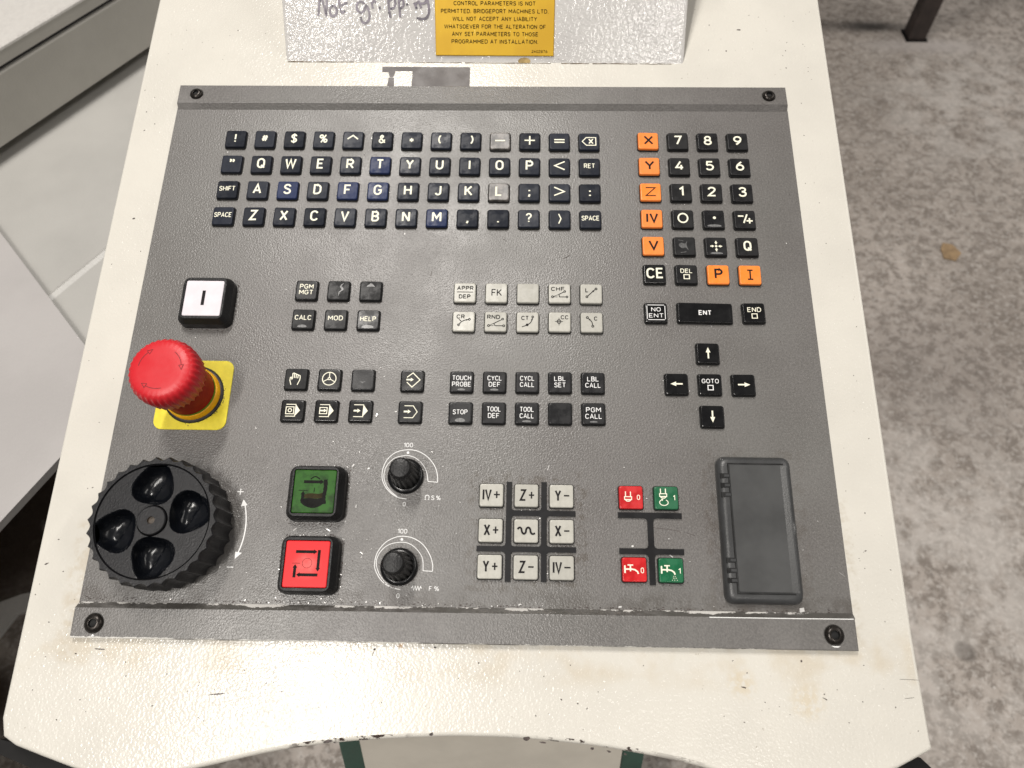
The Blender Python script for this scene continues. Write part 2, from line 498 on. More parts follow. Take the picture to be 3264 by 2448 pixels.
# lettering: a plain industrial stroke alphabet, each glyph a few centre lines in a box of cap height 1
def _el(cx, cy, rx, ry, a0, a1, n=8): return arc(cx, cy, rx, a0, a1, n, ry)
_O = _el(.32, .66, .32, .34, 0, 180) + _el(.32, .34, .32, .34, 180, 360) + [(.64, .66)]
_0 = _el(.27, .70, .27, .30, 0, 180) + _el(.27, .30, .27, .30, 180, 360) + [(.54, .70)]
_S = smooth_path([(.57, .80), (.47, .95), (.3, 1), (.12, .95), (.03, .78), (.1, .62), (.3, .52), (.5, .42), (.58, .24), (.5, .07), (.3, 0), (.12, .04), (.0, .20)], 3)
_P = [(0, 0), (0, 1), (.32, 1)] + _el(.32, .735, .27, .265, 90, -90) + [(0, .47)]
GLY = {
 'A': (.68, [[(0, 0), (.34, 1), (.68, 0)], [(.12, .31), (.56, .31)]]),
 'B': (.58, [[(0, 0), (0, 1), (.31, 1)] + _el(.31, .76, .23, .24, 90, -90) + [(0, .52)], [(.0, .52), (.32, .52)] + _el(.32, .26, .26, .26, 90, -90) + [(0, 0)]]),
 'C': (.62, [_el(.32, .67, .32, .33, 25, 180) + _el(.32, .33, .32, .33, 180, 335)]),
 'D': (.62, [[(0, 0), (0, 1), (.26, 1)] + _el(.26, .64, .36, .36, 90, 0) + _el(.26, .36, .36, .36, 0, -90) + [(0, 0)]]),
 'E': (.54, [[(.54, 1), (0, 1), (0, 0), (.54, 0)], [(0, .52), (.46, .52)]]),
 'F': (.52, [[(.54, 1), (0, 1), (0, 0)], [(0, .50), (.46, .50)]]),
 'G': (.64, [_el(.32, .67, .32, .33, 25, 180) + _el(.32, .33, .32, .33, 180, 360) + [(.64, .48), (.36, .48)]]),
 'H': (.62, [[(0, 0), (0, 1)], [(.62, 0), (.62, 1)], [(0, .52), (.62, .52)]]),
 'I': (.0, [[(0, 0), (0, 1)]]),
 'J': (.46, [[(.46, 1), (.46, .26)] + _el(.22, .25, .24, .25, 0, -165)]),
 'K': (.62, [[(0, 0), (0, 1)], [(.6, 1), (.02, .40)], [(.19, .58), (.63, 0)]]),
 'L': (.52, [[(0, 1), (0, 0), (.52, 0)]]),
 'M': (.76, [[(0, 0), (0, 1)], [(0, 1), (.38, .36), (.76, 1)], [(.76, 1), (.76, 0)]]),
 'N': (.62, [[(0, 0), (0, 1)], [(0, 1), (.62, 0)], [(.62, 0), (.62, 1)]]),
 'O': (.64, [_O]), '0': (.54, [_0]),
 'P': (.59, [_P]), 'Q': (.64, [_O, [(.36, .28), (.68, -.03)]]), 'R': (.60, [_P, [(.28, .47), (.61, 0)]]), 'S': (.58, [_S]),
 'T': (.60, [[(0, 1), (.6, 1)], [(.3, 1), (.3, 0)]]),
 'U': (.62, [[(0, 1)] + _el(.31, .32, .31, .32, 180, 360) + [(.62, 1)]]),
 'V': (.66, [[(0, 1), (.33, 0), (.66, 1)]]), 'W': (.96, [[(0, 1), (.22, 0), (.48, .92), (.74, 0), (.96, 1)]]),
 'X': (.62, [[(0, 0), (.62, 1)], [(0, 1), (.62, 0)]]), 'Y': (.64, [[(0, 1), (.32, .46), (.64, 1)], [(.32, .46), (.32, 0)]]), 'Z': (.60, [[(0, 1), (.6, 1), (0, 0), (.62, 0)]]),
 '1': (.27, [[(0, .76), (.27, 1), (.27, 0)]]),
 '2': (.58, [smooth_path([(.02, .76), (.1, .93), (.3, 1), (.5, .92), (.57, .74), (.46, .52), (.24, .28), (0, 0)], 3) + [(.6, 0)]]),
 '3': (.58, [smooth_path([(.03, .82), (.14, .95), (.3, 1), (.5, .92), (.55, .76), (.46, .59), (.24, .53)], 3), smooth_path([(.24, .53), (.5, .45), (.58, .26), (.48, .06), (.28, 0), (.1, .05), (0, .2)], 3)]),
 '4': (.62, [[(.40, 1), (0, .25), (.62, .25)], [(.46, .56), (.46, 0)]]),
 '5': (.58, [[(.54, 1), (.08, 1), (.04, .54)], smooth_path([(.04, .54), (.2, .62), (.4, .6), (.56, .44), (.58, .28), (.48, .07), (.28, 0), (.1, .04), (0, .17)], 3)]),
 '6': (.60, [_el(.3, .31, .3, .31, 0, 360, 16), smooth_path([(.02, .40), (.12, .66), (.44, 1)], 3)]),
 '7': (.58, [[(0, 1), (.58, 1), (.2, 0)]]),
 '8': (.58, [_el(.29, .76, .24, .24, 0, 360, 14), _el(.29, .26, .29, .26, 0, 360, 14)]),
 '9': (.60, [_el(.3, .69, .3, .31, 0, 360, 16), smooth_path([(.58, .60), (.48, .34), (.16, 0)], 3)]),
 '!': (.0, [[(0, 1), (0, .32)], [(0, .12), (0, -.02)]]),
 '#': (.66, [[(.16, .12), (.26, .88)], [(.42, .12), (.52, .88)], [(0, .38), (.62, .38)], [(.06, .64), (.68, .64)]]),
 '$': (.58, [_S, [(.29, 1.14), (.29, -.14)]]),
 '%': (.80, [_el(.17, .78, .17, .20, 0, 360, 12), _el(.66, .22, .17, .20, 0, 360, 12), [(.16, -.02), (.68, 1.02)]]),
 '&': (.68, [smooth_path([(.68, 0), (.2, .60), (.14, .8), (.27, .98), (.42, .9), (.42, .76), (.14, .48), (.02, .26), (.14, .04), (.34, .01), (.52, .16), (.64, .42)], 3)]),
 '*': (.44, [[(.22, .22), (.22, .74)], [(0, .35), (.44, .61)], [(0, .61), (.44, .35)]]),
 '?': (.50, [smooth_path([(.0, .78), (.08, .94), (.25, 1), (.44, .93), (.5, .76), (.42, .58), (.27, .46), (.25, .28)], 3), [(.25, .10), (.25, -.03)]]),
 ',': (.08, [[(.08, .10), (.08, -.02), (.0, -.18)]]), '.': (.0, [[(0, .09), (0, -.05)]]), ':': (.0, [[(0, .70), (0, .55)], [(0, .19), (0, .04)]]),
 ';': (.08, [[(.06, .70), (.06, .55)], [(.08, .16), (.07, .02), (.0, -.14)]]),
 '\u201d': (.40, [smooth_path([(.0, 1), (.13, .95), (.12, .82), (.04, .70)], 3), smooth_path([(.28, 1), (.41, .95), (.40, .82), (.32, .70)], 3)]),
 ' ': (.22, [])}
def text(mb, s, cx, cy, h, wx=1.0, bold=.012, z=0.0, m=0, width=None, rot=0):
    """cap height h, capitals centred on (cx, cy); bold sets the stroke weight"""
    sw_ = h * (.118 + bold * 2.1)
    gap = .20 + sw_ / h * .62
    adv = sum(GLY[c][0] for c in s) + gap * (len(s) - 1)
    hh = h - sw_
    kx = hh * wx if width is None else max(0.0, width - sw_) / max(adv, .01)
    x = cx - adv * kx / 2
    i = 0
    for c in s:
        w, ss = GLY[c]
        for st in ss:
            mb.stroke([(x + px * kx, cy - hh / 2 + py * hh) for px, py in st], sw_, z + .003 * (i % 6), m)
            i += 1
        x += (w + gap) * kx

# ------------------------------------------------------------------ setting: workshop floor
f = MB()
f.box(-6000, 8000, -5000, 9000, -100, 0)
floor = f.build('floor', CONCRETE)
floor['kind'] = 'structure'

# machine enclosure beside the console (its own frame: u along the machine, v towards it, world metres)
MU = R(60.57)
u_ = Vector((math.cos(MU), math.sin(MU), 0)); n_ = Vector((math.sin(MU), -math.cos(MU), 0))
ENC = Matrix(((u_.x, -n_.x, 0, 0), (u_.y, -n_.y, 0, 0), (0, 0, 1, 0), (0, 0, 0, 1)))   # x along, y away from console, z up
def enc(p):      # world mm -> enclosure frame mm
    v = ENC.inverted() @ Vector((p[0], p[1], 0)); return v.x, v.y
mach = thing('machine_enclosure', 'pale grey machine tool enclosure with stepped sheet metal front, left of the console', 'machine', (0, 0, 0), ENC)
Y0 = 501.0
m = MB(); m.box(-2600, 2600, Y0, Y0 + 900, 846, 850, bevel=1.5); m.build('top_cover', ENCL_WHITE, mach)
m = MB(); m.box(-2600, 2600, Y0 + 1, Y0 + 60, 832.5, 845.9); m.build('cover_lip', ENCL_GREY, mach)
m = MB(); m.box(-2600, 2600, Y0 + 6, Y0 + 60, 827, 832); m.build('seal_strip', ENCL_DARK, mach)
m = MB(); m.box(-2600, 2600, Y0 + 1, Y0 + 40, 759, 827, bevel=2); m.build('front_panel', ENCL_GREY, mach)
m = MB(); m.box(-2600, 2600, Y0 + 40, Y0 + 900, 741, 826); m.build('riser', TRAY, mach)
m = MB(); m.box(-2600, 2600, Y0 + 640, Y0 + 1500, 10, 736); m.build('lower_body', TRAY, mach)
tray = MB()
tl = lambda x: [(x, 700, 740), (x, 299, 740), (x, 294, 742), (x, 289, 740), (x, 150, 740), (x, 150, 739), (x, 151, 738), (x, 155, 737), (x, 700, 737)]
tray.loft([tl(-2600), tl(2600)], 0, True, True)
tray.build('coolant_tray', TRAY, mach)
sp = MB()
poly = [enc((188 + (x - 188) * .935, -401 + (y + 401) * .935)) for x, y in ((-202, -7), (-700, 515), (-1000, 830), (-1300, 300), (-700, -1090))]
sp.prism(poly, 741, 749, 0, True)
sp.build('splash_sheet', TRAY2, mach)

# pale strip lying on the oily floor under the tray
k = thing('floor_strip', 'pale flat steel strip on the oily floor under the machine tray', 'metal strip', (-700, -60, 0), Matrix.Identity(4))
m = MB(); m.prism([(-80, 30), (-40, -30), (-8, 4), (8, 45), (50, 60), (60, 95), (3, 80), (-32, 64)], 0, 8, 0, True)
m.build('strip_body', ENCL_WHITE, k)

# bench behind, on the right
bench = thing('workbench', 'dark brown steel workbench leg and rail at the top right on the concrete floor', 'workbench', (1364, 1790, 0), Matrix.Identity(4))
for x, y in ((0, 0), (-1500, 0), (0, 700), (-1500, 700)):
    m = MB(); m.box(x - 25, x + 25, y - 25, y + 25, 4, 880, bevel=2); m.build('leg', BENCH, bench)
    m = MB(); m.box(x - 32, x + 32, y - 32, y + 32, 0, 4); m.build('foot', RUBBER, bench)
m = MB(); m.box(-1475, -25, -20, 20, 138, 178); m.build('rail', BENCH, bench)
m = MB(); m.box(-1475, -25, 680, 720, 112, 150); m.build('rail', BENCH, bench)
m = MB(); m.box(-1560, 60, -60, 760, 880, 920, bevel=4); m.build('bench_top', BENCH, bench)

scrap = MB()
scrap.prism([(-20, -22), (6, -30), (26, -6), (14, 22), (-8, 28), (-18, 8)], 0, 2.5, 0, True)
o = scrap.build('paper_scrap', LEAF); o.location = (1.197, .885, .0005)
o['label'] = 'small tan scrap lying on the grey concrete floor'; o['category'] = 'scrap'

# pedestal under the console
ped = thing('pedestal', 'cream and dark green pedestal seen below the curved console edge', 'pedestal', (164, -40, 0), Matrix.Identity(4))
def batter(z): return -296 + 40 - (600 - z) * .325
m = MB()
m.loft([[(-146, batter(0) + 6, 0), (146, batter(0) + 6, 0), (146, 200, 0), (-146, 200, 0)], [(-129, batter(880) + 6, 880), (129, batter(880) + 6, 880), (129, 200, 880), (-129, 200, 880)]], 0, True, True)
m.build('column', PED_GREEN, ped)
m = MB()
m.loft([[(-123, batter(0), 3), (123, batter(0), 3), (123, batter(0) + 5, 3), (-123, batter(0) + 5, 3)], [(-109, batter(880), 880), (109, batter(880), 880), (109, batter(880) + 5, 880), (-109, batter(880) + 5, 880)]], 0, True, True)
m.build('front_cover', PED_CREAM, ped)

# ------------------------------------------------------------------ console
con = thing('operator_console', 'cream textured steel console desk with a curved front edge carrying the grey control panel', 'console')
front = smooth_path([(-46, -362.5), (-20, -369.5), (5, -370.5), (31.4, -365.6), (69, -357.3), (105.5, -352.3), (149, -349.5), (170, -349.2), (190, -349.6), (227, -352.4), (263, -357.6), (280, -361.2), (303, -367.0), (325, -370.2), (347, -368.5)], 5)
outline = [(-71.5, 260), (-71.5, -345), (-69, -353.5), (-62, -357.5)] + front + [(372.8, -359.4), (389.6, -351.4), (391.0, -350.0), (390.6, -345), (389.4, -300), (389.4, 260)]
def inset(poly, d):
    n = len(poly); out = []
    for i in range(n):
        a, p, c = Vector(poly[i - 1]), Vector(poly[i]), Vector(poly[(i + 1) % n])
        d1, d2 = (p - a).normalized(), (c - p).normalized()
        t = (d1 + d2).normalized(); nn = Vector((-t.y, t.x))
        kk = 1 / max(.5, nn.dot(Vector((-d1.y, d1.x))))
        out.append((p.x + nn.x * d * kk, p.y + nn.y * d * kk))
    return out
ZC = -.5
m = MB(); m.flat(inset(outline, 2.2), ZC); m.build('desk_top', CREAM, con)
m = MB()
L = []
for a in range(0, 91, 18):
    L.append(at(inset(outline, 2.2 * (1 - math.sin(R(a)))), ZC - 2.2 * (1 - math.cos(R(a)))))
L.append(at(outline, -42)); L.append(at(inset(outline, 2), -42)); 
m.loft(L, 0, False, False, True)
m.build('folded_edge', EDGE, con)
m = MB(); m.prism(inset(outline, 6), -70, -8, 0, True); m.build('underframe', RUBBER, con)
# black bumpers under the front corners
for pts in ([(379.7, -359.0), (389.6, -355.6), (399, -364.5), (388, -374)], [(-77, -356), (-80, -361.5), (-34, -377), (-30, -366)]):
    m = MB(); m.prism(pts, -34, -12, 0, True); m.build('corner_bumper', RUBBER, con)
# decal above the panel
m = MB()
z = ZC + .12
m.flat([(110.7, 40), (149.5, 40), (149.4, 60.9), (90.2, 60.8), (90.3, 56.4), (94.6, 56.3), (94.8, 55.0), (99.0, 55.0), (99.1, 57.2), (110.7, 57.3)], z)
m.flat([(94.9, 54.9), (98.9, 54.9), (98.1, 52.2), (95.7, 52.2)], z)
m.flat([(95.0, 51.8), (98.6, 51.8), (99.4, 40), (94.0, 40)], z)
m.build('machine_silhouette_decal', DECAL, con)

# sloping housing behind the panel
hs = thing('sloping_housing', 'glossy off-white sloping housing behind the panel with faded handwriting', 'housing', (158.6, 65, ZC))
HA = R(37)
HF = Matrix.Rotation(HA, 4, 'X')          # face frame: x, u up the slope, w out of it
prof = [(0, 0), (math.cos(HA) * 150, math.sin(HA) * 150), (150, 140), (190, 140), (190, 0)]
m = MB()
x0, x1 = -134.1, 134.2
def hl(x, d):
    return [(x, 0 + d, 0), (x, prof[1][0], prof[1][1] - d), (x, prof[2][0], prof[2][1] - d), (x, prof[3][0], prof[3][1] - d), (x, prof[4][0], 0)]
m.loft([hl(x0, 2.0), hl(x0 + .6, .6), hl(x0 + 2, 0), hl(x1 - 2, 0), hl(x1 - .6, .6), hl(x1, 2.0)], 0, True, True)
m.build('housing_shell', WHITE_GLOSS, hs)
# seam line of broken sealant along the foot of the slope
m = MB()
xs = [(-133, -106, .75), (-106, -88, .55), (-88, -50, .25), (-50, -15, .4), (-13, 45, .5), (52, 71, .6), (73, 103, .55), (105, 126, .45)]
for a, b, w in xs:
    n = 14
    p = [(a + (b - a) * i / n, -.5 + rnd.uniform(-.12, .12)) for i in range(n + 1)]
    m.stroke(p, w, .18, 0, taper=[.4 + rnd.random() * .9 for _ in p])
m.build('sealant_gap', SEAM, hs)
def face_pt(x, u, w):
    return (x - 158.6, u * math.cos(HA) - w * math.sin(HA), u * math.sin(HA) + w * math.cos(HA))
class FaceMB(MB):
    """builder whose x, y, z are x, up-slope, out-of-slope in mm"""
    def build(self, *a, **k):
        self.v = [face_pt(*p) for p in self.v]
        return MB.build(self, *a, **k)
hand = FaceMB()
def hpx(p):     # picture of the writing measured off the slope
    return (34.6 + p[0] * .0458, 38.0 - p[1] * .0455)
strokes = [[(300, 220), (318, 120), (345, -40), (385, 60), (415, 210), (430, 90), (440, -70)],
           [(520, 85), (480, 120), (475, 190), (510, 225), (560, 200), (575, 140), (550, 95), (520, 85)],
           [(610, -60), (615, 40), (625, 130), (650, 175), (690, 155)], [(640, 85), (735, 40)],
           [(985, 60), (930, 30), (875, 60), (870, 130), (915, 175), (970, 150), (1005, 80), (1045, 170), (1040, 260), (990, 310), (940, 300), (912, 230)],
           [(1085, 30), (1100, 120)], [(1090, 60), (1120, 20), (1150, 45)], [(1200, 90), (1202, 130)],
           [(1325, 0), (1335, 120), (1350, 240)], [(1335, 20), (1400, -20), (1430, 50), (1400, 110), (1345, 120)],
           [(1480, 0), (1485, 120), (1495, 235)], [(1485, 20), (1530, -10), (1550, 50), (1525, 100), (1490, 110)], [(1598, 55), (1600, 75)],
           [(1700, 40), (1712, 60), (1735, 120)], [(1720, 60), (1770, 30), (1790, 80), (1800, 110)], [(1900, -50), (1860, 40), (1800, 50)], [(1885, -30), (1915, 120), (1890, 220), (1830, 255), (1740, 245)]]
for i, s_ in enumerate(strokes):
    q = smooth_path([hpx(p) for p in s_], 4)
    hand.stroke(q, 1.75, .14 + .012 * i, 0, taper=[.75 + .3 * rnd.random() for _ in q])
for px_ in ((345, 20), (690, 155), (1365, 120), (1325, 175), (1500, 120), (1598, 60), (1738, 245), (1202, 110), (515, 85), (1730, 105)):
    x, y = hpx(px_)
    hand.flat([(x + .55 * math.cos(t) * rnd.uniform(.7, 1.2), y + .6 * math.sin(t) * rnd.uniform(.7, 1.2)) for t in (0, .8, 1.6, 2.4, 3.2, 4, 4.8, 5.6)], .42, 1)
hand.build('handwriting', [MARKER, MARKER_DARK], hs)
gl = FaceMB()
gl.flat(arc(185.7, 1.0, 4.2, 0, 360, 14, 2.2)[:-1], .12); gl.build('glue_drip', plain('amber_glue', (.42, .30, .13), .2, var=.3, vscale=300), hs)

pl = thing('notice_plate', 'small yellow metal notice plate with black capitals on the sloping housing', 'sign', (166, 65, ZC), PANEL)
pm = FaceMB(); pm.loft([at([(126.2, 4.1), (205.3, 4.1), (205.3, 56), (126.2, 56)], .1), at([(126.2, 4.1), (205.3, 4.1), (205.3, 56), (126.2, 56)], .8), at([(126.6, 4.5), (204.9, 4.5), (204.9, 55.6), (126.6, 55.6)], .95)], 0, False, True)
def shift_build(mb, name, mats, parent):
    mb.v = [face_pt(*p) for p in mb.v]
    mb.v = [(x + 158.6 - 166, y, z_) for x, y, z_ in mb.v]
    return MB.build(mb, name, mats, parent)
shift_build(pm, 'metal_plate', BRASS, pl)
pt = FaceMB()
for s_, cx, u, w in (('CONTROL PARAMETERS IS NOT', 165.7, 35.9, 54), ('PERMITTED. BRIDGEPORT MACHINES LTD.', 165.7, 31.2, 71), ('WILL NOT ACCEPT ANY LIABILITY', 165.8, 26.6, 56),
                     ('WHATSOEVER FOR THE ALTERATION OF', 165.9, 21.9, 67.5), ('ANY SET PARAMETERS TO THOSE', 166.0, 17.4, 57.5), ('PROGRAMMED AT INSTALLATION.', 165.8, 12.8, 57.8)):
    text(pt, s_, cx, u, 2.55, bold=.018, z=1.05, width=w)
text(pt, '2402876', 195.8, 6.9, 1.7, bold=0.012, z=1.05, width=10.6)
shift_build(pt, 'plate_lettering', INK, pl)

# ------------------------------------------------------------------ control panel
pan = thing('control_panel', 'grey textured steel control panel with rows of lettered keys, set into the console', 'control panel')
m = MB()
m.loft([at([(-43.4, -289.5), (359.8, -288.5), (358.2, 26.5), (-42.9, 25.5)], -.45), at([(-43.4, -289.5), (359.8, -288.5), (358.2, 26.5), (-42.9, 25.5)], 0)], 0, False, True)
m.build('face_plate', GREY, pan)
def bar(name, p, mat, drop=0.0):
    """p: four corners, outer edge pair then inner edge pair; rounded upper edges"""
    mb = MB()
    mb.loft([at(p, ZC + .02), at(p, 2.5), at(inset(p, .25), 2.87), at(inset(p, .6), 3.0)], 0, False, True)
    yo = max(v[1] for v in mb.v)
    mb.v = [(x, y, z - drop * max(0.0, min(1.0, (y - yo + 14.0) / 14.0)) if z > 1 else z) for x, y, z in mb.v]
    return mb.build(name, mat, pan)
top_bar = bar('top_bar', [(-42.5, 27.2), (357.7, 29.1), (358.0, 44.5), (-43.2, 42.7)], GREY_BAR, 1.4)
bot_bar = bar('bottom_bar', [(-43.3, -306.4), (359.4, -305.7), (359.4, -290.0), (-43.6, -291.0)], GREY_BAR)
def bevel(xl, xr, yl, yr, dl, n=160):
    mb = MB(); lo, hi = [], []
    for i in range(n + 1):
        t = i / n
        x = xl + (xr - xl) * t
        y = yl + (yr - yl) * t
        lo.append((x, y + dl, .06 + rnd.uniform(-.02, .05))); hi.append((x, y, 2.75))
    a, b = mb.verts(lo), mb.verts(hi)
    for i in range(n):
        q = (a + i, a + i + 1, b + i + 1, b + i)
        mb.face(q if dl < 0 else q[::-1])
    return mb
bevel(-42.4, 357.6, 27.3, 29.2, -2.9).build('bevel', GREY_BAR, top_bar)
bevel(-43.2, 359.6, -291.1, -290.1, 2.8).build('bevel', GREY_BEVEL, bot_bar)

# socket screws
def screw(x, y, r, z0):
    mb = MB()
    prof_ = [(r, 0), (r, .5), (r * .92, 1.2), (r * .72, 1.9), (r * .5, 2.2), (r * .44, 2.15)]
    mb.loft([ring(a, b, 24) for a, b in prof_], 0, False, False, True)
    hexp = [ring(r * .44, 2.15, 24), ring(r * .40, .7, 24)]
    mb.loft(hexp, 1, False, True)
    o = mb.build('screw', [SCREW, GAP], pan, (x, y, z0))
    g = MB(); g.loft([ring(r + .35, 0, 24), ring(r, .1, 24)], 0, False, False); g.build('screw_rim', GRIME, o)
for x, y, r, z_ in ((-30.6, 34.6, 4.2, 2.5), (345.9, 36.2, 4.2, 2.6), (-31.8, -299.0, 4.9, 3.02), (347.7, -298.2, 4.9, 3.02)):
    screw(x, y, r, z_)
# white chips beside the lower screws
m = MB()
m.flat([(-31.5, -304.2), (-30.4, -305.4), (-32.4, -305.6)], 3.06); m.flat([(345.6, -303.4), (350.4, -303.6), (349, -304.2), (347, -304.1)], 3.06)
m.stroke([(285, -290.6), (330, -290.5), (358.6, -290.3)], .42, 3.05)
m.build('bare_metal_chip', WHITE_PRINT, bot_bar)

# ---- keys
_key = {}
def key_mesh(w, h, mat, dish=False):
    k = (w, h, mat.name)
    if k in _key: return _key[k]
    mb = MB()
    r = 1.1
    mb.loft([at(rrect(w + .9, h + .9, r + .3), .03), at(rrect(w + .8, h + .8, r + .3), .9), at(rrect(w + .1, h + .1, r), 1.0)], 1, False, False)  # lower cap sides made black for the shade and grime in the key gap
    L = [at(rrect(w + .1, h + .1, r), 1.0), at(rrect(w - .1, h - .1, r), 1.95), at(rrect(w - .35, h - .35, r), 2.35), at(rrect(w - .9, h - .9, r), 2.5)]
    nf0 = len(mb.f)
    if not dish:
        L += [at(rrect(w - 1.5, h - 1.5, 1.6), 2.50), at(rrect(w - 4, h - 4, 2.2), 2.46), at(rrect(w - 7.5, h - 7.5, 2.0), 2.44)]
    else:
        L += [at(rrect(w - 2.4, h - 2.4, 2.2), 2.38), at(rrect(w - 6, h - 6, 2.5), 2.2)]
    mb.loft(L, 0, False, True)
    me = bpy.data.meshes.new('key')
    me.from_pydata([(x * S, y * S, z * S) for x, y, z in mb.v], [], mb.f)
    me.materials.append(mat); me.materials.append(GAP)
    me.polygons.foreach_set('material_index', mb.mi)
    me.polygons.foreach_set('use_smooth', [i >= nf0 + 16 * 3 for i in range(len(mb.f))])
    _key[k] = me
    return me
ZK = 2.5
LABEL_COL = {NAVY.name: 'navy black', BLUE.name: 'dark blue', BLACK_KEY.name: 'black', GLOSS_BLACK.name: 'shiny black', ORANGE.name: 'orange', LIGHT_KEY.name: 'light grey', RED_KEY.name: 'red', GREEN_KEY.name: 'green', WORN.name: 'worn greyish'}
def key(x, y, mat, says, draw=None, ink=None, w=12.9, h=12.5, dish=False):
    """one key with its legend as a sub-part; draw(mb) draws it in the key's own mm"""
    tilt = rnd.uniform(-.25, .25)
    o = link('key', key_mesh(w, h, mat, dish), pan, (x, y, 0), f'{LABEL_COL[mat.name]} key {says}')
    o.rotation_euler = (R(rnd.uniform(-.9, .9)), R(rnd.uniform(-.9, .9)), R(tilt * 2))
    if draw:
        mb = MB()
        mb.zz = (2.2 if dish else 2.5) + .05
        draw(mb)
        mb.build('legend', ink or IVORY, o)
    return o
def letter(s, h=6.3, wx=.92, bold=.022, dy=.6):
    return lambda mb: text(mb, s, 0, dy, h, wx, bold, mb.zz)
def lines(*rows, bold=.012):
    def d(mb):
        for s, cy, h, w in rows: text(mb, s, 0, cy, h, 1, bold, mb.zz, width=w)
    return d
def strokes_(*ss):
    def d(mb):
        for i, s in enumerate(ss):
            kind = s[0]
            z_ = mb.zz + .012 * i
            if kind == 'l': mb.stroke(s[1], s[2], z_, 0)
            elif kind == 'c': mb.stroke(s[1], s[2], z_, 0, True)
            elif kind == 'f': mb.flat(s[1], z_)
            elif kind == 't': text(mb, s[1], s[2], s[3], s[4], 1, s[6] if len(s) > 6 else .008, z_, width=s[5])
    return d
def circ(cx, cy, r, n=16): return arc(cx, cy, r, 0, 360, n)[:-1]
def arrow(x0, y0, x1, y1, head, hw):
    d = Vector((x1 - x0, y1 - y0)).normalized(); nn = Vector((-d.y, d.x)); b = Vector((x1, y1)) - d * head
    return [(x1, y1), (b.x + nn.x * hw, b.y + nn.y * hw), (b.x - nn.x * hw, b.y - nn.y * hw)]

P = 19.0
rows = [['!', '#', '$', '%', '^', '&', '*', '(', ')', '-', '+', '=', 'BS'],
        ['"', 'Q', 'W', 'E', 'R', 'T', 'Y', 'U', 'I', 'O', 'P', '<', 'RET'],
        ['SHIFT', 'A', 'S', 'D', 'F', 'G', 'H', 'J', 'K', 'L', ';', '>', ':'],
        ['SPACE', 'Z', 'X', 'C', 'V', 'B', 'N', 'M', ',', '.', '?', '}', 'SPACE']]
NAMES = {'!': 'with an exclamation mark', '#': 'with a hash sign', '$': 'with a dollar sign', '%': 'with a percent sign', '^': 'with a caret', '&': 'with an ampersand', '*': 'with a star',
         '(': 'with an opening bracket', ')': 'with a closing bracket', '-': 'with a minus sign', '+': 'with a plus sign', '=': 'with an equals sign', 'BS': 'with a crossed backspace arrow', '"': 'with quotation marks',
         '<': 'with a less-than sign', '>': 'with a greater-than sign', ';': 'with a semicolon', ':': 'with a colon', ',': 'with a comma', '.': 'with a full stop', '?': 'with a question mark', '}': 'with a right angle bracket'}
def alpha_draw(s):
    if s == '-': return strokes_(('l', [(-3.2, .1), (3.2, .1)], 1.0))
    if s == '+': return strokes_(('l', [(-3.3, .4), (3.3, .4)], .9), ('l', [(0, -2.9), (0, 3.7)], .9))
    if s == '=': return strokes_(('l', [(-3.3, 1.1), (3.3, 1.1)], .9), ('l', [(-3.3, -.9), (3.3, -.9)], .9))
    if s == '^': return strokes_(('l', [(-3.4, .3), (0, 3.1), (3.3, .3)], .95))
    if s == '<': return strokes_(('l', [(3.3, 3.6), (-3.0, .5), (3.3, -2.4)], .85))
    if s == '>': return strokes_(('l', [(-3.3, 3.6), (3.0, .5), (-3.3, -2.4)], .85))
    if s == '(': return strokes_(('l', arc(3.2, .6, 4.6, 140, 220, 8, 4.6), .95))
    if s == ')': return strokes_(('l', arc(-3.2, .6, 4.6, 40, -40, 8, 4.6), .95))
    if s == '}': return strokes_(('l', [(-.6, 3.4), (.8, 0), (-.6, -3.4)], .7))
    if s == 'BS': return strokes_(('c', [(-4.4, 0), (-1.8, 2.9), (4.3, 2.9), (4.3, -2.9), (-1.8, -2.9)], .6), ('l', [(-.1, 1.7), (2.4, -1.6)], .8), ('l', [(2.4, 1.7), (-.1, -1.6)], .8))
    if s == '"': return strokes_(('t', '”', 0, .2, 6.6, 3.6, .02))
    if s in ('SHIFT', 'SPACE', 'RET'):
        w = {'SHIFT': 10.2, 'SPACE': 11.0, 'RET': 7.0}[s]
        return strokes_(('t', s, 0, .6, 3.4, w, .010))
    if s == 'I': return strokes_(('l', [(0, -2.4), (0, 3.6)], 1.1))
    if s in '*': return lambda mb: text(mb, s, 0, 0, 6.2, 1.0, -.002, mb.zz)
    if s in '!#$%&?': return letter(s, 6.6, .95, .014, .5)
    if s in ',.;:': return letter(s, 7.0, 1.0, .02, .2)
    return letter(s, 7.4, 1.0, .019, .5)
for r_, row in enumerate(rows):
    for c_, s in enumerate(row):
        mat = NAVY
        if s in ('T', 'S', 'F', 'G', 'M'): mat = BLUE
        if s == '-' or s == 'L': mat = WORN
        says = NAMES.get(s, f'lettered {s}')
        if s == 'SPACE': says += ' at the left end of its row' if c_ == 0 else ' at the right end of its row'
        key(P * c_, -P * r_, mat, says, alpha_draw(s))

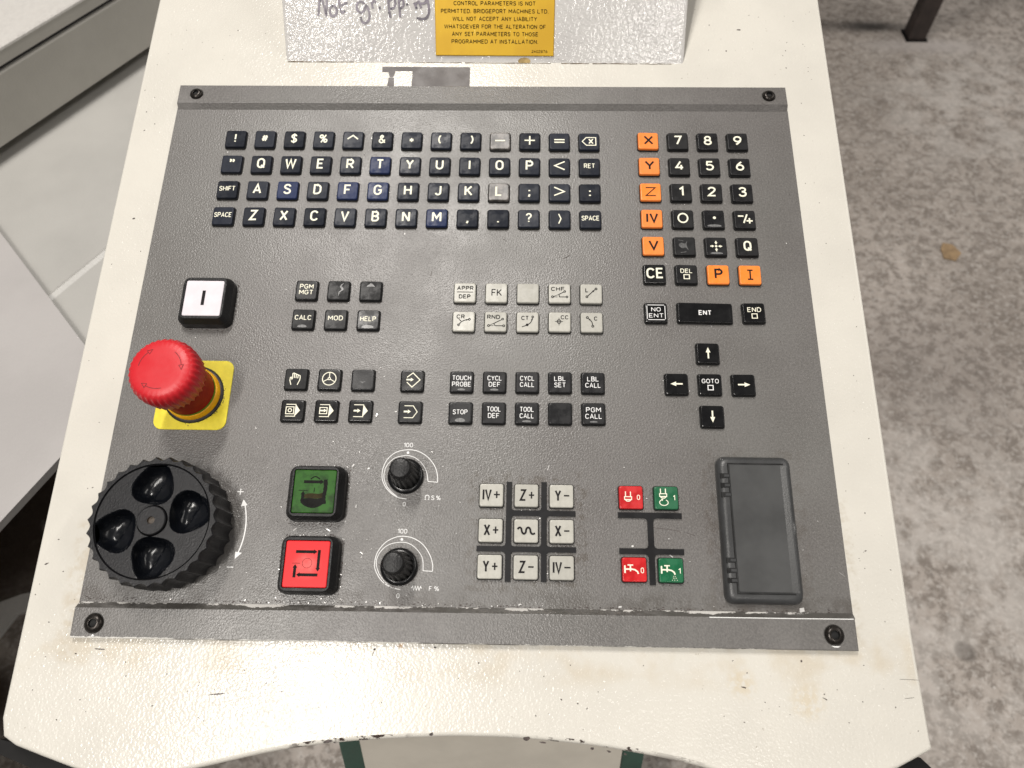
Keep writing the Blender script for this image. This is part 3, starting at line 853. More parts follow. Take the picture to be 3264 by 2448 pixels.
# number pad
NX, NY = 265.84, .94
pad = [['X', '7', '8', '9'], ['Y', '4', '5', '6'], ['Z', '1', '2', '3'], ['IV', '0', '.', '-/+'], ['V', 'BLANK', 'ACT', 'Q'], ['CE', 'DEL', 'P', 'I']]
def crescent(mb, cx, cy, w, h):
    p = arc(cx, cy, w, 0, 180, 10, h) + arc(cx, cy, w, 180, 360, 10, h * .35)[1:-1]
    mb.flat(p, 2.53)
def paint_glint(o, w=2.8, h=1.3, cy=-5.0):
    mb = MB(); crescent(mb, 0, cy, w, h); mb.build('worn_or_glint_spot', GLINT_PAINT, o)  # pale crescent paints in the reflection off the cap's curved lower edge
for r_, row in enumerate(pad):
    for c_, s in enumerate(row):
        x, y = NX + P * c_, NY - P * r_
        if s in ('X', 'Y', 'Z', 'IV', 'V', 'P', 'I'):
            if s == 'I': d = strokes_(('l', [(0, -3), (0, 3)], .9), ('l', [(-1.6, 3), (1.6, 3)], .9), ('l', [(-1.6, -3), (1.6, -3)], .9))
            elif s == 'Z': d = strokes_(('l', [(-3, 3.0), (2.9, 3.0), (-3, -2.8), (3.1, -2.8)], .75))
            else: d = strokes_(('t', s, .2, .4, 6.9, {'IV': 7.4, 'P': 5.0}.get(s, 6.2), .026))
            key(x, y, ORANGE, f'lettered {s}', d, DARK_PRINT)
        elif s == 'BLANK':
            o = key(x, y, BLACK_KEY, 'with a worn grey smear')
            mb = MB(); mb.flat(smooth_path([(-3.6, .6), (-2, 2.2), (.4, 1.6), (1.6, 3.4), (1.2, .6), (2.2, -2.8), (.6, -1.2), (-1.6, -1.6)], 3, True), 2.54)
            mb.stroke([(-3.6, 4.2), (-.6, 3.4)], .3, 2.54); mb.stroke([(-2.6, -4.6), (.8, -4.0)], .5, 2.54)
            mb.build('worn_or_glint_spot', SMEAR, o)
        elif s == 'ACT':
            ar = []
            for a in (0, 90, 180, 270):
                ca, sa = math.cos(R(a)), math.sin(R(a))
                ar += [('l', [(3.6 * ca, 3.6 * sa), (2.4 * ca, 2.4 * sa)], .7), ('f', arrow(3.6 * ca, 3.6 * sa, 1.1 * ca, 1.1 * sa, 1.5, .9))]
            o = key(x, y, BLACK_KEY, 'with four arrows pointing at a dot', strokes_(('f', circ(0, 0, .75, 12)), *ar)); paint_glint(o, 3.8, 1.0)
        elif s == 'DEL':
            key(x, y, BLACK_KEY, 'lettered DEL over a square', strokes_(('t', 'DEL', 0, 2.1, 2.9, 7.2, .012), ('c', [(-1.6, -3.2), (1.6, -3.2), (1.6, -.5), (-1.6, -.5)], .55)))
        elif s == '-/+':
            key(x, y, BLACK_KEY, 'with minus, slash and plus', strokes_(('l', [(-4.2, 2.2), (-.8, 2.2)], .95), ('l', [(-.9, -2.6), (1.4, 3.4)], .95), ('l', [(.8, -1.1), (4.6, -1.1)], .95), ('l', [(2.7, -2.9), (2.7, .8)], .95)))
        elif s == '.':
            o = key(x, y, BLACK_KEY, 'with a single dot, in the number pad', strokes_(('f', circ(.3, .8, .95, 12)))); paint_glint(o, 4.4, 1.2)
        elif s == '0':
            key(x, y, BLACK_KEY, 'with a zero, in the number pad', strokes_(('c', arc(0, .5, 2.9, 0, 360, 20, 3.1)[:-1], .95)))
        elif s == 'CE':
            key(x, y, GLOSS_BLACK, 'lettered CE', strokes_(('t', 'CE', .2, .4, 7.0, 10.2, .018)))
        elif s == 'Q':
            key(x, y, BLACK_KEY, 'lettered Q, in the number pad', letter('Q', 6.9, .98, .018, .5))
        else:
            key(x, y, BLACK_KEY, f'with the digit {s}', letter(s, 6.9, 1.2, .018, .5))
# enter row
key(265.5, -119.5, GLOSS_BLACK, 'lettered NO ENT in a frame', strokes_(('t', 'NO', 0, 2.0, 2.7, 5.6, .01), ('t', 'ENT', 0, -1.9, 2.7, 8.6, .01), ('l', [(-4.9, 4.8), (4.9, 4.8)], .4), ('l', [(-4.9, -4.6), (4.9, -4.6)], .4), ('l', [(-5.3, 4.3), (-5.3, -4.2)], .4), ('l', [(5.3, 4.3), (5.3, -4.2)], .4)), WHITE_PRINT)
key(294.3, -119.2, GLOSS_BLACK, 'wide, lettered ENT', strokes_(('t', 'ENT', 0, .1, 3.1, 7.6, .03)), WHITE_PRINT, 32.2, 12.5, True)
key(323.0, -118.9, GLOSS_BLACK, 'lettered END over a square', strokes_(('t', 'END', .2, 1.9, 3.0, 8.0, .012), ('c', [(-1.4, -3.6), (1.6, -3.6), (1.6, -.8), (-1.4, -.8)], .5)))
# cursor keys
GX, GY = 294.3, -163.8
for dx, dy, a, nm in ((0, 1, 90, 'up'), (-1, 0, 180, 'left'), (1, 0, 0, 'right'), (0, -1, 270, 'down')):
    ca, sa = math.cos(R(a)), math.sin(R(a))
    key(GX + P * dx, GY + P * dy, GLOSS_BLACK, f'with a white arrow pointing {nm}', strokes_(('l', [(-3.3 * ca, -3.3 * sa), (.8 * ca, .8 * sa)], .85), ('f', arrow(0, 0, 3.6 * ca, 3.6 * sa, 3.2, 1.35))))
key(GX, GY, GLOSS_BLACK, 'lettered GOTO over a square', strokes_(('t', 'GOTO', .1, 1.9, 2.7, 9.6, .008), ('c', [(-1.4, -3.4), (1.5, -3.4), (1.5, -.7), (-1.4, -.7)], .5)), WHITE_PRINT)

# program management block
X3 = (57.5, 76.7, 96.0)
key(X3[0], -107.4, BLACK_KEY, 'lettered PGM MGT', lines(('PGM', 2.3, 3.1, 8.2), ('MGT', -1.5, 3.1, 8.4), bold=.014))
o = key(X3[1], -107.4, BLACK_KEY, 'blank with a worn wavy streak')
mb = MB(); mb.stroke(smooth_path([(2.6, 4.6), (1.2, 2.6), (2.4, .6), (.6, -1.4), (.4, -3.8)], 4), 1.2, 2.54, 0, taper=[.2, .3, .4, .6, .8, 1, 1, 1, .9, .8, .7, .6, .5, .4, .3, .2, .2]); mb.build('worn_or_glint_spot', SMEAR, o)
o = key(X3[2], -107.4, BLACK_KEY, 'blank with a worn triangle at its top')
mb = MB(); mb.flat([(-2.6, 2.6), (2.6, 2.6), (.8, 4.4), (-.2, 4.9), (-1, 4.2)], 2.54); mb.build('worn_or_glint_spot', SMEAR, o)
o = key(X3[0], -126.3, BLACK_KEY, 'lettered CALC', lines(('CALC', .9, 3.1, 9.8), bold=.014)); paint_glint(o)
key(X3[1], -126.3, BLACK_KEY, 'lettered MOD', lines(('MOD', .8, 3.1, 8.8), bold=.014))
o = key(X3[2], -126.3, BLACK_KEY, 'lettered HELP', lines(('HELP', .5, 3.1, 9.4), bold=.014)); paint_glint(o, 3.6, 1.5)
# operating modes
hd = [[(-2.4, -3.6), (-3.3, -1.0), (-3.2, .8), (-2.7, 1.0), (-2.2, -.2), (-1.9, .4), (-2.0, 3.2), (-1.3, 3.5), (-1.0, 3.3), (2.3, 1.9), (2.5, .6), (2.3, -.8), (1.2, -3.6)],
      [(-1.0, 3.3), (-.9, .5)], [(.1, 3.0), (.1, .4)], [(1.2, 2.6), (1.1, .3)]]
o = key(X3[0], -163.8, BLACK_KEY, 'with an open hand', strokes_(*[('l', h_, .5) for h_ in hd]))
key(X3[1], -163.8, GLOSS_BLACK, 'with a three-spoke wheel', strokes_(('c', circ(0, .3, 3.9, 24), .5), ('c', circ(0, .3, .7, 10), .45), ('l', [(0, 1.0), (0, 4.1)], .45), ('l', [(-.6, 0), (-3.4, -1.6)], .45), ('l', [(.6, 0), (3.4, -1.6)], .45)))
o = key(X3[2], -163.8, BLACK_KEY, 'blank with a worn small downward mark')
mb = MB(); mb.flat([(-1.9, -.9), (0, -1.4), (1.9, -.9), (0, -2.3)], 2.54); mb.build('worn_or_glint_spot', SMEAR, o)
key(124.3, -163.9, GLOSS_BLACK, 'with an arrow entering a diamond', strokes_(('l', [(-2.9, 1.9), (.4, 4.6), (4.6, .4), (.2, -4.0), (-2.9, -1.0)], .55), ('l', [(-3.2, .5), (-.6, .5)], .9), ('f', arrow(-1, .5, 1.0, .5, 1.7, 1.1))))
def flag(inner):
    return [('l', [(-3.6, 3.5), (2.0, 3.5)], .45), ('l', [(-3.6, -3.5), (2.0, -3.5)], .45), ('f', [(1.5, -3.7), (4.4, 0), (1.7, 3.7)])] + inner
key(X3[0], -182.7, GLOSS_BLACK, 'with a framed dial beside a triangle', strokes_(*flag([('c', [(-3.5, -2.1), (.9, -2.1), (.9, 2.0), (-3.5, 2.0)], .5), ('c', circ(-1.3, 0, 1.0, 10), .5)])))
key(X3[1], -182.6, GLOSS_BLACK, 'with a framed arrow beside a triangle', strokes_(*flag([('c', [(-3.5, -1.8), (.6, -1.8), (.6, 1.8), (-3.5, 1.8)], .5), ('l', [(-3.2, 0), (-1.2, 0)], .9), ('f', arrow(-1, 0, .4, 0, 1.5, 1.1))])))
key(X3[2], -182.4, GLOSS_BLACK, 'with an arrow beside a triangle', strokes_(*flag([('l', [(-3.6, 0), (-1.6, 0)], 1.0), ('f', arrow(-1, 0, .3, 0, 1.8, 1.2))])))
key(124.2, -182.6, BLACK_KEY, 'with an arrow and an open pointed outline', strokes_(('l', [(-3.2, 3.5), (1.8, 3.5), (4.2, 0), (1.8, -3.5), (-3.2, -3.5)], .45), ('l', [(-3.4, .1), (-1.2, .1)], 1.0), ('f', arrow(-1, .1, .6, .1, 1.7, 1.2))))
# contour keys (light grey)
CX = [152.4 + 18.8 * i for i in range(5)]
dk = DARK_PRINT
key(CX[0], -107.9, LIGHT_KEY, 'lettered APPR over DEP', strokes_(('t', 'APPR', .2, 2.9, 2.7, 9.8, .028), ('t', 'DEP', 0, -2.6, 2.7, 7.0, .028), ('l', [(-4.8, .3), (4.9, .3)], 0.41)), dk)
key(CX[1], -107.9, LIGHT_KEY, 'lettered FK', strokes_(('t', 'FK', .2, .2, 4.6, 6.2, .004)), dk)
key(CX[2], -107.8, LIGHT_KEY, 'blank, between FK and CHF')
key(CX[3], -107.8, LIGHT_KEY, 'lettered CHF with a chamfer drawing', strokes_(('t', 'CHF', -1.0, 2.9, 2.7, 8.0, .028), ('l', [(-.4, -.7), (2.7, .9)], 0.46), ('l', [(-.4, -.7), (0, -2.4), (4.0, -2.4)], 0.46), ('l', [(-3.6, -2.1), (-.6, -.8)], 0.26), ('l', [(-3.6, -2.4), (-1.2, -2.4)], 0.26), ('c', circ(3.1, 1.2, .55, 10), 0.43), ('c', circ(4.4, -2.4, .55, 10), 0.43), ('c', circ(-4.2, -2.3, .6, 10), 0.43)), dk)
key(CX[4], -107.7, LIGHT_KEY, 'lettered L with a straight arrow', strokes_(('t', 'L', -2.6, 2.2, 2.8, 1.8, .028), ('l', [(-2.2, -1.7), (2.2, 2.6)], 0.52), ('f', arrow(0, .4, 2.3, 2.7, 1.9, .6)), ('c', circ(-2.6, -2.1, .6, 10), 0.46), ('c', circ(2.9, 3.1, .6, 10), 0.46)), dk)
key(CX[0], -126.6, LIGHT_KEY, 'lettered CR with an arc', strokes_(('t', 'CR', -1.8, 3.0, 2.6, 4.8, .028), ('l', smooth_path([(-2.6, -1.9), (-1.4, -.4), (.4, .6), (2.6, 1.2)], 4), 0.46), ('f', arrow(1, .7, 3, 1.3, 1.6, .5)), ('l', [(-2.8, 1.4), (-1.8, .4)], 0.36), ('f', arrow(-2.6, 1.2, -1.4, 0, .9, .4)), ('c', circ(-2.9, -2.3, .55, 10), 0.43), ('c', circ(3.4, 1.3, .55, 10), 0.43)), dk)
key(CX[1], -126.5, LIGHT_KEY, 'lettered RND with a rounded corner', strokes_(('t', 'RND', -1.3, 2.9, 2.7, 7.6, .028), ('l', smooth_path([(3.7, 1.3), (-.4, -.9), (-.9, -1.7), (-.2, -2.6), (1.0, -2.7), (4.4, -2.7)], 3), 0.46), ('l', [(-3.6, -2.5), (-.8, -1.0)], 0.26), ('l', [(-3.6, -2.7), (-1.2, -2.7)], 0.26), ('c', circ(4.1, 1.6, .55, 10), 0.43), ('c', circ(4.8, -2.7, .6, 10), 0.43), ('c', circ(-4.1, -2.7, .6, 10), 0.43)), dk)
key(CX[2], -126.5, LIGHT_KEY, 'lettered CT with a tangent arc', strokes_(('t', 'CT', -1.5, 2.5, 2.7, 4.4, .028), ('l', smooth_path([(-3.3, -3.2), (-.6, -2.1), (1.8, -.4), (2.8, 2.4)], 4), 0.49), ('f', arrow(2.4, .6, 2.9, 2.7, 1.6, .55)), ('c', circ(-.2, -1.9, .6, 10), 0.43), ('c', circ(3.0, 3.2, .55, 10), 0.43)), dk)
key(CX[3], -126.3, LIGHT_KEY, 'lettered CC with a crosshair', strokes_(('t', 'CC', 2.9, 3.0, 2.6, 4.6, .028), ('c', circ(-.4, .2, 1.15, 14), 0.46), ('l', [(-2.8, .2), (2.0, .2)], 0.32), ('l', [(-.4, -2.2), (-.4, 2.6)], 0.32)), dk)
key(CX[4], -126.3, LIGHT_KEY, 'lettered C with a curved arrow', strokes_(('t', 'C', 2.4, 2.4, 2.6, 2.0, .028), ('l', smooth_path([(.5, -2.0), (.1, .2), (-1.8, 2.4)], 4), 0.49), ('f', arrow(-.6, 1.2, -2.1, 2.6, 1.5, .55)), ('c', circ(.6, -2.5, .6, 10), 0.46), ('c', circ(-2.5, 3.0, .6, 10), 0.46)), dk)
# programming keys
B = .008
PX = [152.7, 171.5, 190.2, 208.9, 227.7]
two = lambda a, b, wa, wb: strokes_(('t', a, 0, 2.2, 2.9, wa, B), ('t', b, 0, -1.6, 2.9, wb, B))
o = key(PX[0], -164.1, BLACK_KEY, 'lettered TOUCH PROBE', two('TOUCH', 'PROBE', 10.8, 10.8), WHITE_PRINT); paint_glint(o, 2.2, .9)
o = key(PX[1], -164.0, BLACK_KEY, 'lettered CYCL DEF', two('CYCL', 'DEF', 8.2, 6.6), WHITE_PRINT); paint_glint(o, 2.4, .9)
key(PX[2], -163.9, BLACK_KEY, 'lettered CYCL CALL', two('CYCL', 'CALL', 8.2, 8.2), WHITE_PRINT)
key(PX[3], -163.8, BLACK_KEY, 'lettered LBL SET', two('LBL', 'SET', 6.6, 6.6), WHITE_PRINT)
key(PX[4], -163.8, BLACK_KEY, 'lettered LBL CALL', two('LBL', 'CALL', 6.6, 8.8), WHITE_PRINT)
o = key(PX[0], -182.6, BLACK_KEY, 'lettered STOP', strokes_(('t', 'STOP', -.1, .3, 2.9, 8.4, B)), WHITE_PRINT); paint_glint(o, 2.9, 1.7)
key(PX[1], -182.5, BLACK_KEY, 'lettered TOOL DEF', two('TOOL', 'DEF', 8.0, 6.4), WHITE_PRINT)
o = key(PX[2], -182.4, BLACK_KEY, 'lettered TOOL CALL', two('TOOL', 'CALL', 8.0, 8.0), WHITE_PRINT); paint_glint(o, 2.6, .9)
key(PX[3], -182.3, BLACK_KEY, 'blank, between TOOL CALL and PGM CALL')
o = key(PX[4], -182.2, BLACK_KEY, 'lettered PGM CALL', two('PGM', 'CALL', 8.4, 9.4), WHITE_PRINT); paint_glint(o, 2.2, .7)
# jog keys
JX, JY = 171.5, -229.1
jog = [['IV+', 'Z+', 'Y-'], ['X+', 'WAVE', 'X-'], ['Y+', 'Z-', 'IV-']]
for r_, row in enumerate(jog):
    for c_, s in enumerate(row):
        x, y = JX + P * c_, JY - P * r_
        if s == 'WAVE':
            d = strokes_(('l', smooth_path([(-4.6, .8), (-3.6, 1.7), (-2.6, 1.2), (-2.2, -.6), (-1.2, -1.6), (-.2, -.8), (.1, .9), (1.1, 1.8), (2.1, 1.0), (2.5, -.8), (3.5, -1.7), (4.8, -1.2)], 4), 1.05))
            key(x, y, LIGHT_KEY, 'with a thick wavy line', d, dk)
        else:
            a, sg = s[:-1], s[-1]
            w = 5.0 if a == 'IV' else 3.5
            xa = -2.3 if a == 'IV' else -1.9
            ss = [('t', a, xa, .2, 6.4, w, .018), ('l', [(1.3, .2), (4.6 if a == 'IV' else 4.2, .2)], .78)]
            if sg == '+': ss.append(('l', [(2.9 if a == 'IV' else 2.75, -1.7), (2.9 if a == 'IV' else 2.75, 2.0)], .78))
            key(x, y, LIGHT_KEY, f'lettered {a} with a {"plus" if sg == "+" else "minus"}, between black ribs', strokes_(*ss), dk)
# spindle and coolant keys
spin = lambda ox, oy: [('l', [(ox - 1.35, oy + 3.3), (ox - 1.35, oy + .6)], .5), ('l', [(ox + 1.35, oy + 3.3), (ox + 1.35, oy + .6)], .5), ('c', [(ox - 1.9, oy + .5), (ox + 1.9, oy + .5), (ox + 1.9, oy - 1.0), (ox - 1.9, oy - 1.0)], .45), ('l', [(ox - 1.7, oy - 1.0), (ox - .7, oy - 1.9), (ox + .7, oy - 1.9), (ox + 1.7, oy - 1.0)], .5), ('l', [(ox - .8, oy - 1.2), (ox + .8, oy - 1.2)], .3)]
key(247.1, -229.2, RED_KEY, 'with a spindle and 0', strokes_(*spin(-1.6, -.2), ('t', '0', 4.0, 0, 2.8, 1.7, .006)))
key(266.1, -229.2, GREEN_KEY, 'with a turning spindle and 1', strokes_(*spin(-1.6, 1.7), ('l', arc(-1.4, -2.6, 2.3, 115, 420, 16, 1.6), .42), ('f', arrow(-3, -1.6, -1.6, -.7, 1.1, .6)), ('t', '1', 4.2, 0, 2.9, 1.1, .01)))
tap = [('l', [(-5.0, 2.1), (-5.0, -1.8)], .8), ('l', [(-4.8, .2), (-1.4, .2), (.2, -.1), (1.5, -1.0), (2.0, -2.2)], .75), ('l', [(-2.1, 2.2), (-2.1, -.9)], .75), ('l', [(-3.6, 2.3), (-.6, 2.3)], .6)]
key(247.6, -267.3, RED_KEY, 'with a dripless tap and 0', strokes_(*tap, ('t', '0', 4.1, -.4, 2.9, 1.7, .006)))
drops = [('f', circ(x, y, .2, 6)) for x, y in ((1.2, -3.1), (2.0, -3.1), (.9, -4.0), (1.7, -4.0), (2.5, -4.0), (.4, -5.0), (1.6, -5.0), (2.9, -5.0))]
key(266.8, -267.4, GREEN_KEY, 'with a spraying tap and 1', strokes_(*tap, *drops, ('t', '1', 4.3, -.3, 2.9, 1.2, .01)))

# black ribs between the jog keys and between the spindle keys
def ribs(name, vs, hs_, fil, label=None):
    xs = sorted({c for v in vs for c in (v[0] - v[3], v[0] + v[3])} | {c for h in hs_ for c in (h[1], h[2])})
    ys = sorted({c for h in hs_ for c in (h[0] - h[3], h[0] + h[3])} | {c for v in vs for c in (v[1], v[2])})
    inside = lambda x, y: any(abs(x - v[0]) < v[3] and v[1] < y < v[2] for v in vs) or any(abs(y - h[0]) < h[3] and h[1] < x < h[2] for h in hs_)
    nx, ny = len(xs) - 1, len(ys) - 1
    full = [[inside((xs[i] + xs[i + 1]) / 2, (ys[j] + ys[j + 1]) / 2) for j in range(ny)] for i in range(nx)]
    H_ = 1.1
    mb = MB()
    for i in range(nx):
        for j in range(ny):
            if not full[i][j]: continue
            a, b, c, d = xs[i], xs[i + 1], ys[j], ys[j + 1]
            mb.flat([(a, c), (b, c), (b, d), (a, d)], H_)
            for (p, q, ii, jj) in (((a, c), (b, c), i, j - 1), ((b, c), (b, d), i + 1, j), ((b, d), (a, d), i, j + 1), ((a, d), (a, c), i - 1, j)):
                if not (0 <= ii < nx and 0 <= jj < ny and full[ii][jj]):
                    e = mb.verts([(*p, .02), (*q, .02), (*q, H_), (*p, H_)])
                    mb.face(range(e, e + 4))
    for v in vs:
        for h in hs_:
            for sx in (-1, 1):
                for sy in (-1, 1):
                    x, y = v[0] + sx * v[3], h[0] + sy * h[3]
                    if h[1] - .1 <= x + sx <= h[2] + .1 and v[1] - .1 <= y + sy <= v[2] + .1:
                        pts = [(x, y), (x + sx * fil, y), (x + sx * fil * .3, y + sy * fil * .3), (x, y + sy * fil)]
                        mb.prism(pts if sx * sy > 0 else pts[::-1], .02, H_ - .01)
    return mb.build(name, RIB, pan, label=label)
ribs('key_divider', [(181.0, -274.6, -221.4, 1.45), (200.0, -274.4, -221.3, 1.45)], [(-238.4, 179.55, 217.0, 1.45), (-257.6, 164.2, 217.1, 1.45)], 1.5, 'black rib grid between the light grey jog keys')
ribs('key_divider', [(257.2, -274.9, -238.0, 1.55)], [(-238.6, 240.0, 274.2, 1.5), (-257.7, 240.2, 274.4, 1.5)], 1.7, 'black rib cross between the red and green keys')

# printed dial scales
def dial(o_pts, i_pts, extra, dot, cap, zero, label):
    mb = MB()
    zp = .05
    mb.stroke(smooth_path(o_pts, 5), .42, zp)
    for k_, ip in enumerate(i_pts): mb.stroke(smooth_path(ip, 5), .38, zp + .015 * (k_ + 1))
    mb.stroke([o_pts[-1], i_pts[-1][-1]], .38, zp + .06)
    mb.flat(circ(*dot, .75, 14), zp + .09)
    text(mb, '100', *cap, 2.5, width=5.2, bold=.008, z=zp)
    text(mb, '0', *zero, 2.5, width=1.6, bold=.008, z=zp)
    extra(mb, zp)
    return mb.build('dial_scale', WHITE_PRINT, pan, label=label)
o1 = [(125.0, -231.6), (119.8, -230.6), (114.8, -227.1), (111.6, -222.4), (110.7, -218.2), (111.2, -213.9), (113.5, -209.0), (118.1, -205.3), (124.2, -204.0), (129.9, -204.8), (135.4, -208.0), (139.4, -212.8), (141.2, -217.6), (141.6, -222.1)]
i1 = [[(119.8, -230.3), (115.5, -226.9), (112.5, -222.2), (111.8, -217.4), (113.3, -212.6), (117.2, -208.8), (121.7, -207.5), (124.4, -207.3), (128.6, -208.6), (132.5, -211.8), (135.2, -216.3), (136.3, -221.7)]]
def ex1(mb, z):
    mb.stroke(arc(136.3, -230.4, 1.1, -40, 220, 12), .4, z); mb.stroke([(135.0, -231.8), (135.7, -231.5)], .4, z + .01); mb.stroke([(137.5, -231.8), (136.9, -231.5)], .4, z + .02)
    text(mb, 'S', 139.4, -230.7, 2.5, width=1.7, bold=.006, z=z); text(mb, '%', 142.4, -230.7, 2.5, width=2.4, bold=.004, z=z)
dial(o1, i1, ex1, (124.3, -205.7), (124.2, -201.3), (124.0, -234.4), 'white scale marked S% round the upper knob')
o2 = [(124.8, -279.4), (119.1, -278.0), (114.3, -274.7), (111.0, -269.7), (110.3, -265.6), (111.4, -260.4), (114.9, -255.5), (119.3, -252.8), (123.9, -251.7), (129.9, -252.6), (135.3, -255.8), (139.2, -260.9), (141.1, -266.0), (141.3, -269.8)]
i2 = [[(119.1, -277.7), (114.9, -274.0), (111.9, -269.0), (111.2, -264.4), (113.2, -259.7), (117.6, -256.1), (124.1, -254.9), (128.8, -255.9), (132.9, -259.1), (135.7, -263.5), (136.3, -269.6)]]
def ex2(mb, z):
    mb.stroke([(130.6, -278.6), (131.2, -277.6), (131.9, -279.6), (132.6, -277.5), (133.3, -279.6), (134.0, -277.5), (134.7, -279.6), (135.4, -277.6), (136.0, -278.6)], .38, z)
    text(mb, 'F', 140.6, -278.6, 2.4, width=1.4, bold=.004, z=z); text(mb, '%', 143.9, -278.6, 2.4, width=2.5, bold=.004, z=z)
dial(o2, i2, ex2, (124.0, -253.4), (124.0, -249.0), (123.8, -282.6), 'white scale marked F% round the lower knob')
mb = MB()
mb.stroke([(31.9, -229.0), (35.3, -229.0)], .5, .05); mb.stroke([(33.6, -230.7), (33.6, -227.3)], .5, .06); mb.stroke([(31.8, -269.4), (35.2, -269.4)], .5, .05)
cv = arc(-1.0, -248.6, 40.0, 19, -20, 20)
mb.stroke(cv, .62, .05)
mb.flat([(35.9, -233.2), (38.5, -236.3), (34.9, -237.1)], .08)
mb.flat([(35.4, -265.2), (35.2, -261.3), (38.8, -261.9)], .08)
mb.build('turn_marking', WHITE_PRINT, pan, label='white plus, minus and curved double arrow beside the handwheel')

# ------------------------------------------------------------------ emergency stop
es = thing('emergency_stop', 'red mushroom emergency stop button on a square yellow plate', 'emergency button', (-.6, -173.5, 0))
mb = MB(); p = rrect(41.4, 41.6, 5.2, 8); mb.loft([at(p, .02), at(p, .5), at(rrect(41.0, 41.2, 5.0, 8), .65)], 0, False, True); mb.build('backing_plate', YELLOW, es)
mb = MB(); mb.loft([ring(17.2, .66, 40), ring(16.8, 1.5, 40), ring(15.4, 1.6, 40)], 0, False, False, True)
mb.build('rubber_seal', GRIME, es)
mb = MB(); mb.loft([ring(15.6, .7, 40), ring(15.4, 5.0, 40), ring(14.8, 6.0, 40), ring(14.0, 6.1, 40)], 0, False, False, True); mb.build('collar', AMBER, es)
mb = MB(); mb.loft([ring(14.5, 5.9, 40), ring(14.4, 7.6, 40)], 0, False, False, True); mb.build('green_ring', GREEN_RING, es)
mb = MB(); mb.loft([ring(14.2, 7.2, 40), ring(13.9, 30, 40)], 0, False, False, True); mb.build('stem', ESTOP_STEM, es)
NF = 34
def flute(amp):
    def fn(r, a):
        s_ = (a * NF / (2 * math.pi)) % 1.0
        return r - amp * (1 - abs(2 * s_ - 1) ** 1.6)
    return fn
mb = MB()
NH = NF * 8
L = [ring(12.6, 26.4, NH), ring(16.7, 25.6, NH, fn=flute(.9)), ring(17.6, 26.4, NH, fn=flute(1.3)), ring(18.6, 35.8, NH, fn=flute(1.2)), ring(18.5, 38.4, NH, fn=flute(1.0)), ring(17.8, 41.0, NH, fn=flute(.75)), ring(16.5, 42.9, NH, fn=flute(.35)), ring(14.6, 43.9, NH), ring(11.4, 44.3, NH), ring(6, 44.45, NH), ring(1, 44.5, NH)]
mb.loft(L, 0, False, True, True)
head = mb.build('mushroom_head', ESTOP, es)
mb = MB()
dk2 = plain('engraved_arrow', (.16, .006, .010), .6)
for k_, a0 in enumerate((152, 32, 262)):
    pts = arc(0, 0, 11.2, a0 + 22, a0 - 22, 14)
    mb.stroke(pts, .32, 44.42)
    d_ = R(a0 - 22); ex, ey = 11.2 * math.cos(d_), 11.2 * math.sin(d_)
    tx, ty = math.sin(d_), -math.cos(d_)
    tri = [(ex + tx * 2.6, ey + ty * 2.6), (ex + math.cos(d_) * 1.2, ey + math.sin(d_) * 1.2), (ex - math.cos(d_) * 1.2, ey - math.sin(d_) * 1.2)]
    mb.stroke(tri, .26, 44.42 + .015 * k_, closed=True)
mb.build('engraved_arrows', dk2, head)

# ------------------------------------------------------------------ handwheel
hw = thing('handwheel', 'large black electronic handwheel with four finger pockets and a scalloped rim', 'handwheel', (-.9, -249.0, 0))
WR, WZ = 1.03, 1.09
NW = 30
def scal(amp, tw=0.0):
    amp *= 1.15
    def fn(r, a):
        s_ = (a * NW / (2 * math.pi) + tw) % 1.0
        return r - amp * math.sin(math.pi * s_) ** 1.15
    return fn
NR = NW * 10
mb = MB()
L = [ring(30, .3, NR), ring(32.0, .5, NR, fn=scal(1.0)), ring(32.8, 1.6, NR, fn=scal(1.5)), ring(32.8, 19.4, NR, fn=scal(1.5)), ring(32.5, 21.4, NR, fn=scal(1.5)), ring(31.8, 22.0, NR, fn=scal(1.2)), ring(28.9, 22.0, NR), ring(28.75, 21.2, NR), ring(28.45, 20.8, NR), ring(28.1, 21.5, NR)]
mb.loft(L, 0, False, False)
mb.v = [(x * WR, y * WR, z * WZ) for x, y, z in mb.v]
mb.build('wheel_rim', WHEEL, hw)
mb = MB(); mb.loft([ring(20, .05, 48), ring(20, 3, 48)], 0, False, False, True); mb.build('wheel_boss', GRIME, hw)
pockets = [(97, 17.6), (14.5, 17.9), (197, 17.8), (279, 17.6)]
NP, NA = 64, 288
def depth(x, y):
    best = 0.0
    for a, rr in pockets:
        cx, cy = rr * math.cos(R(a)), rr * math.sin(R(a))
        dx, dy = x - cx, y - cy
        ca, sa = math.cos(R(a)), math.sin(R(a))
        u, v = dx * ca + dy * sa, -dx * sa + dy * ca
        phi = math.atan2(v, u)
        rad = 10.5 * (1 + .085 * math.cos(3 * phi + .9)) * (1 + .04 * math.cos(phi))
        d = math.hypot(u, v) / rad
        if d < 1:
            w = (1 - d ** 4) ** .8
            t_ = max(0.0, min(1.0, (dx * .90 - dy * .42 + .6) / 1.8)); t_ = t_ * t_ * (3 - 2 * t_)
            best = max(best, 8.4 * w * (1 + .10 * (-dx * .7 + dy * .7) / rad) * (1 - .30 * t_))
    return best
mb = MB()
R0, R1 = 7.75, 28.1
grid = []
for i in range(NP + 1):
    r = R0 + (R1 - R0) * i / NP
    rowv = []
    for j in range(NA):
        a = 2 * math.pi * j / NA
        x, y = r * math.cos(a), r * math.sin(a)
        rowv.append((x, y, 21.5 - depth(x, y)))
    grid.append(mb.verts(rowv))
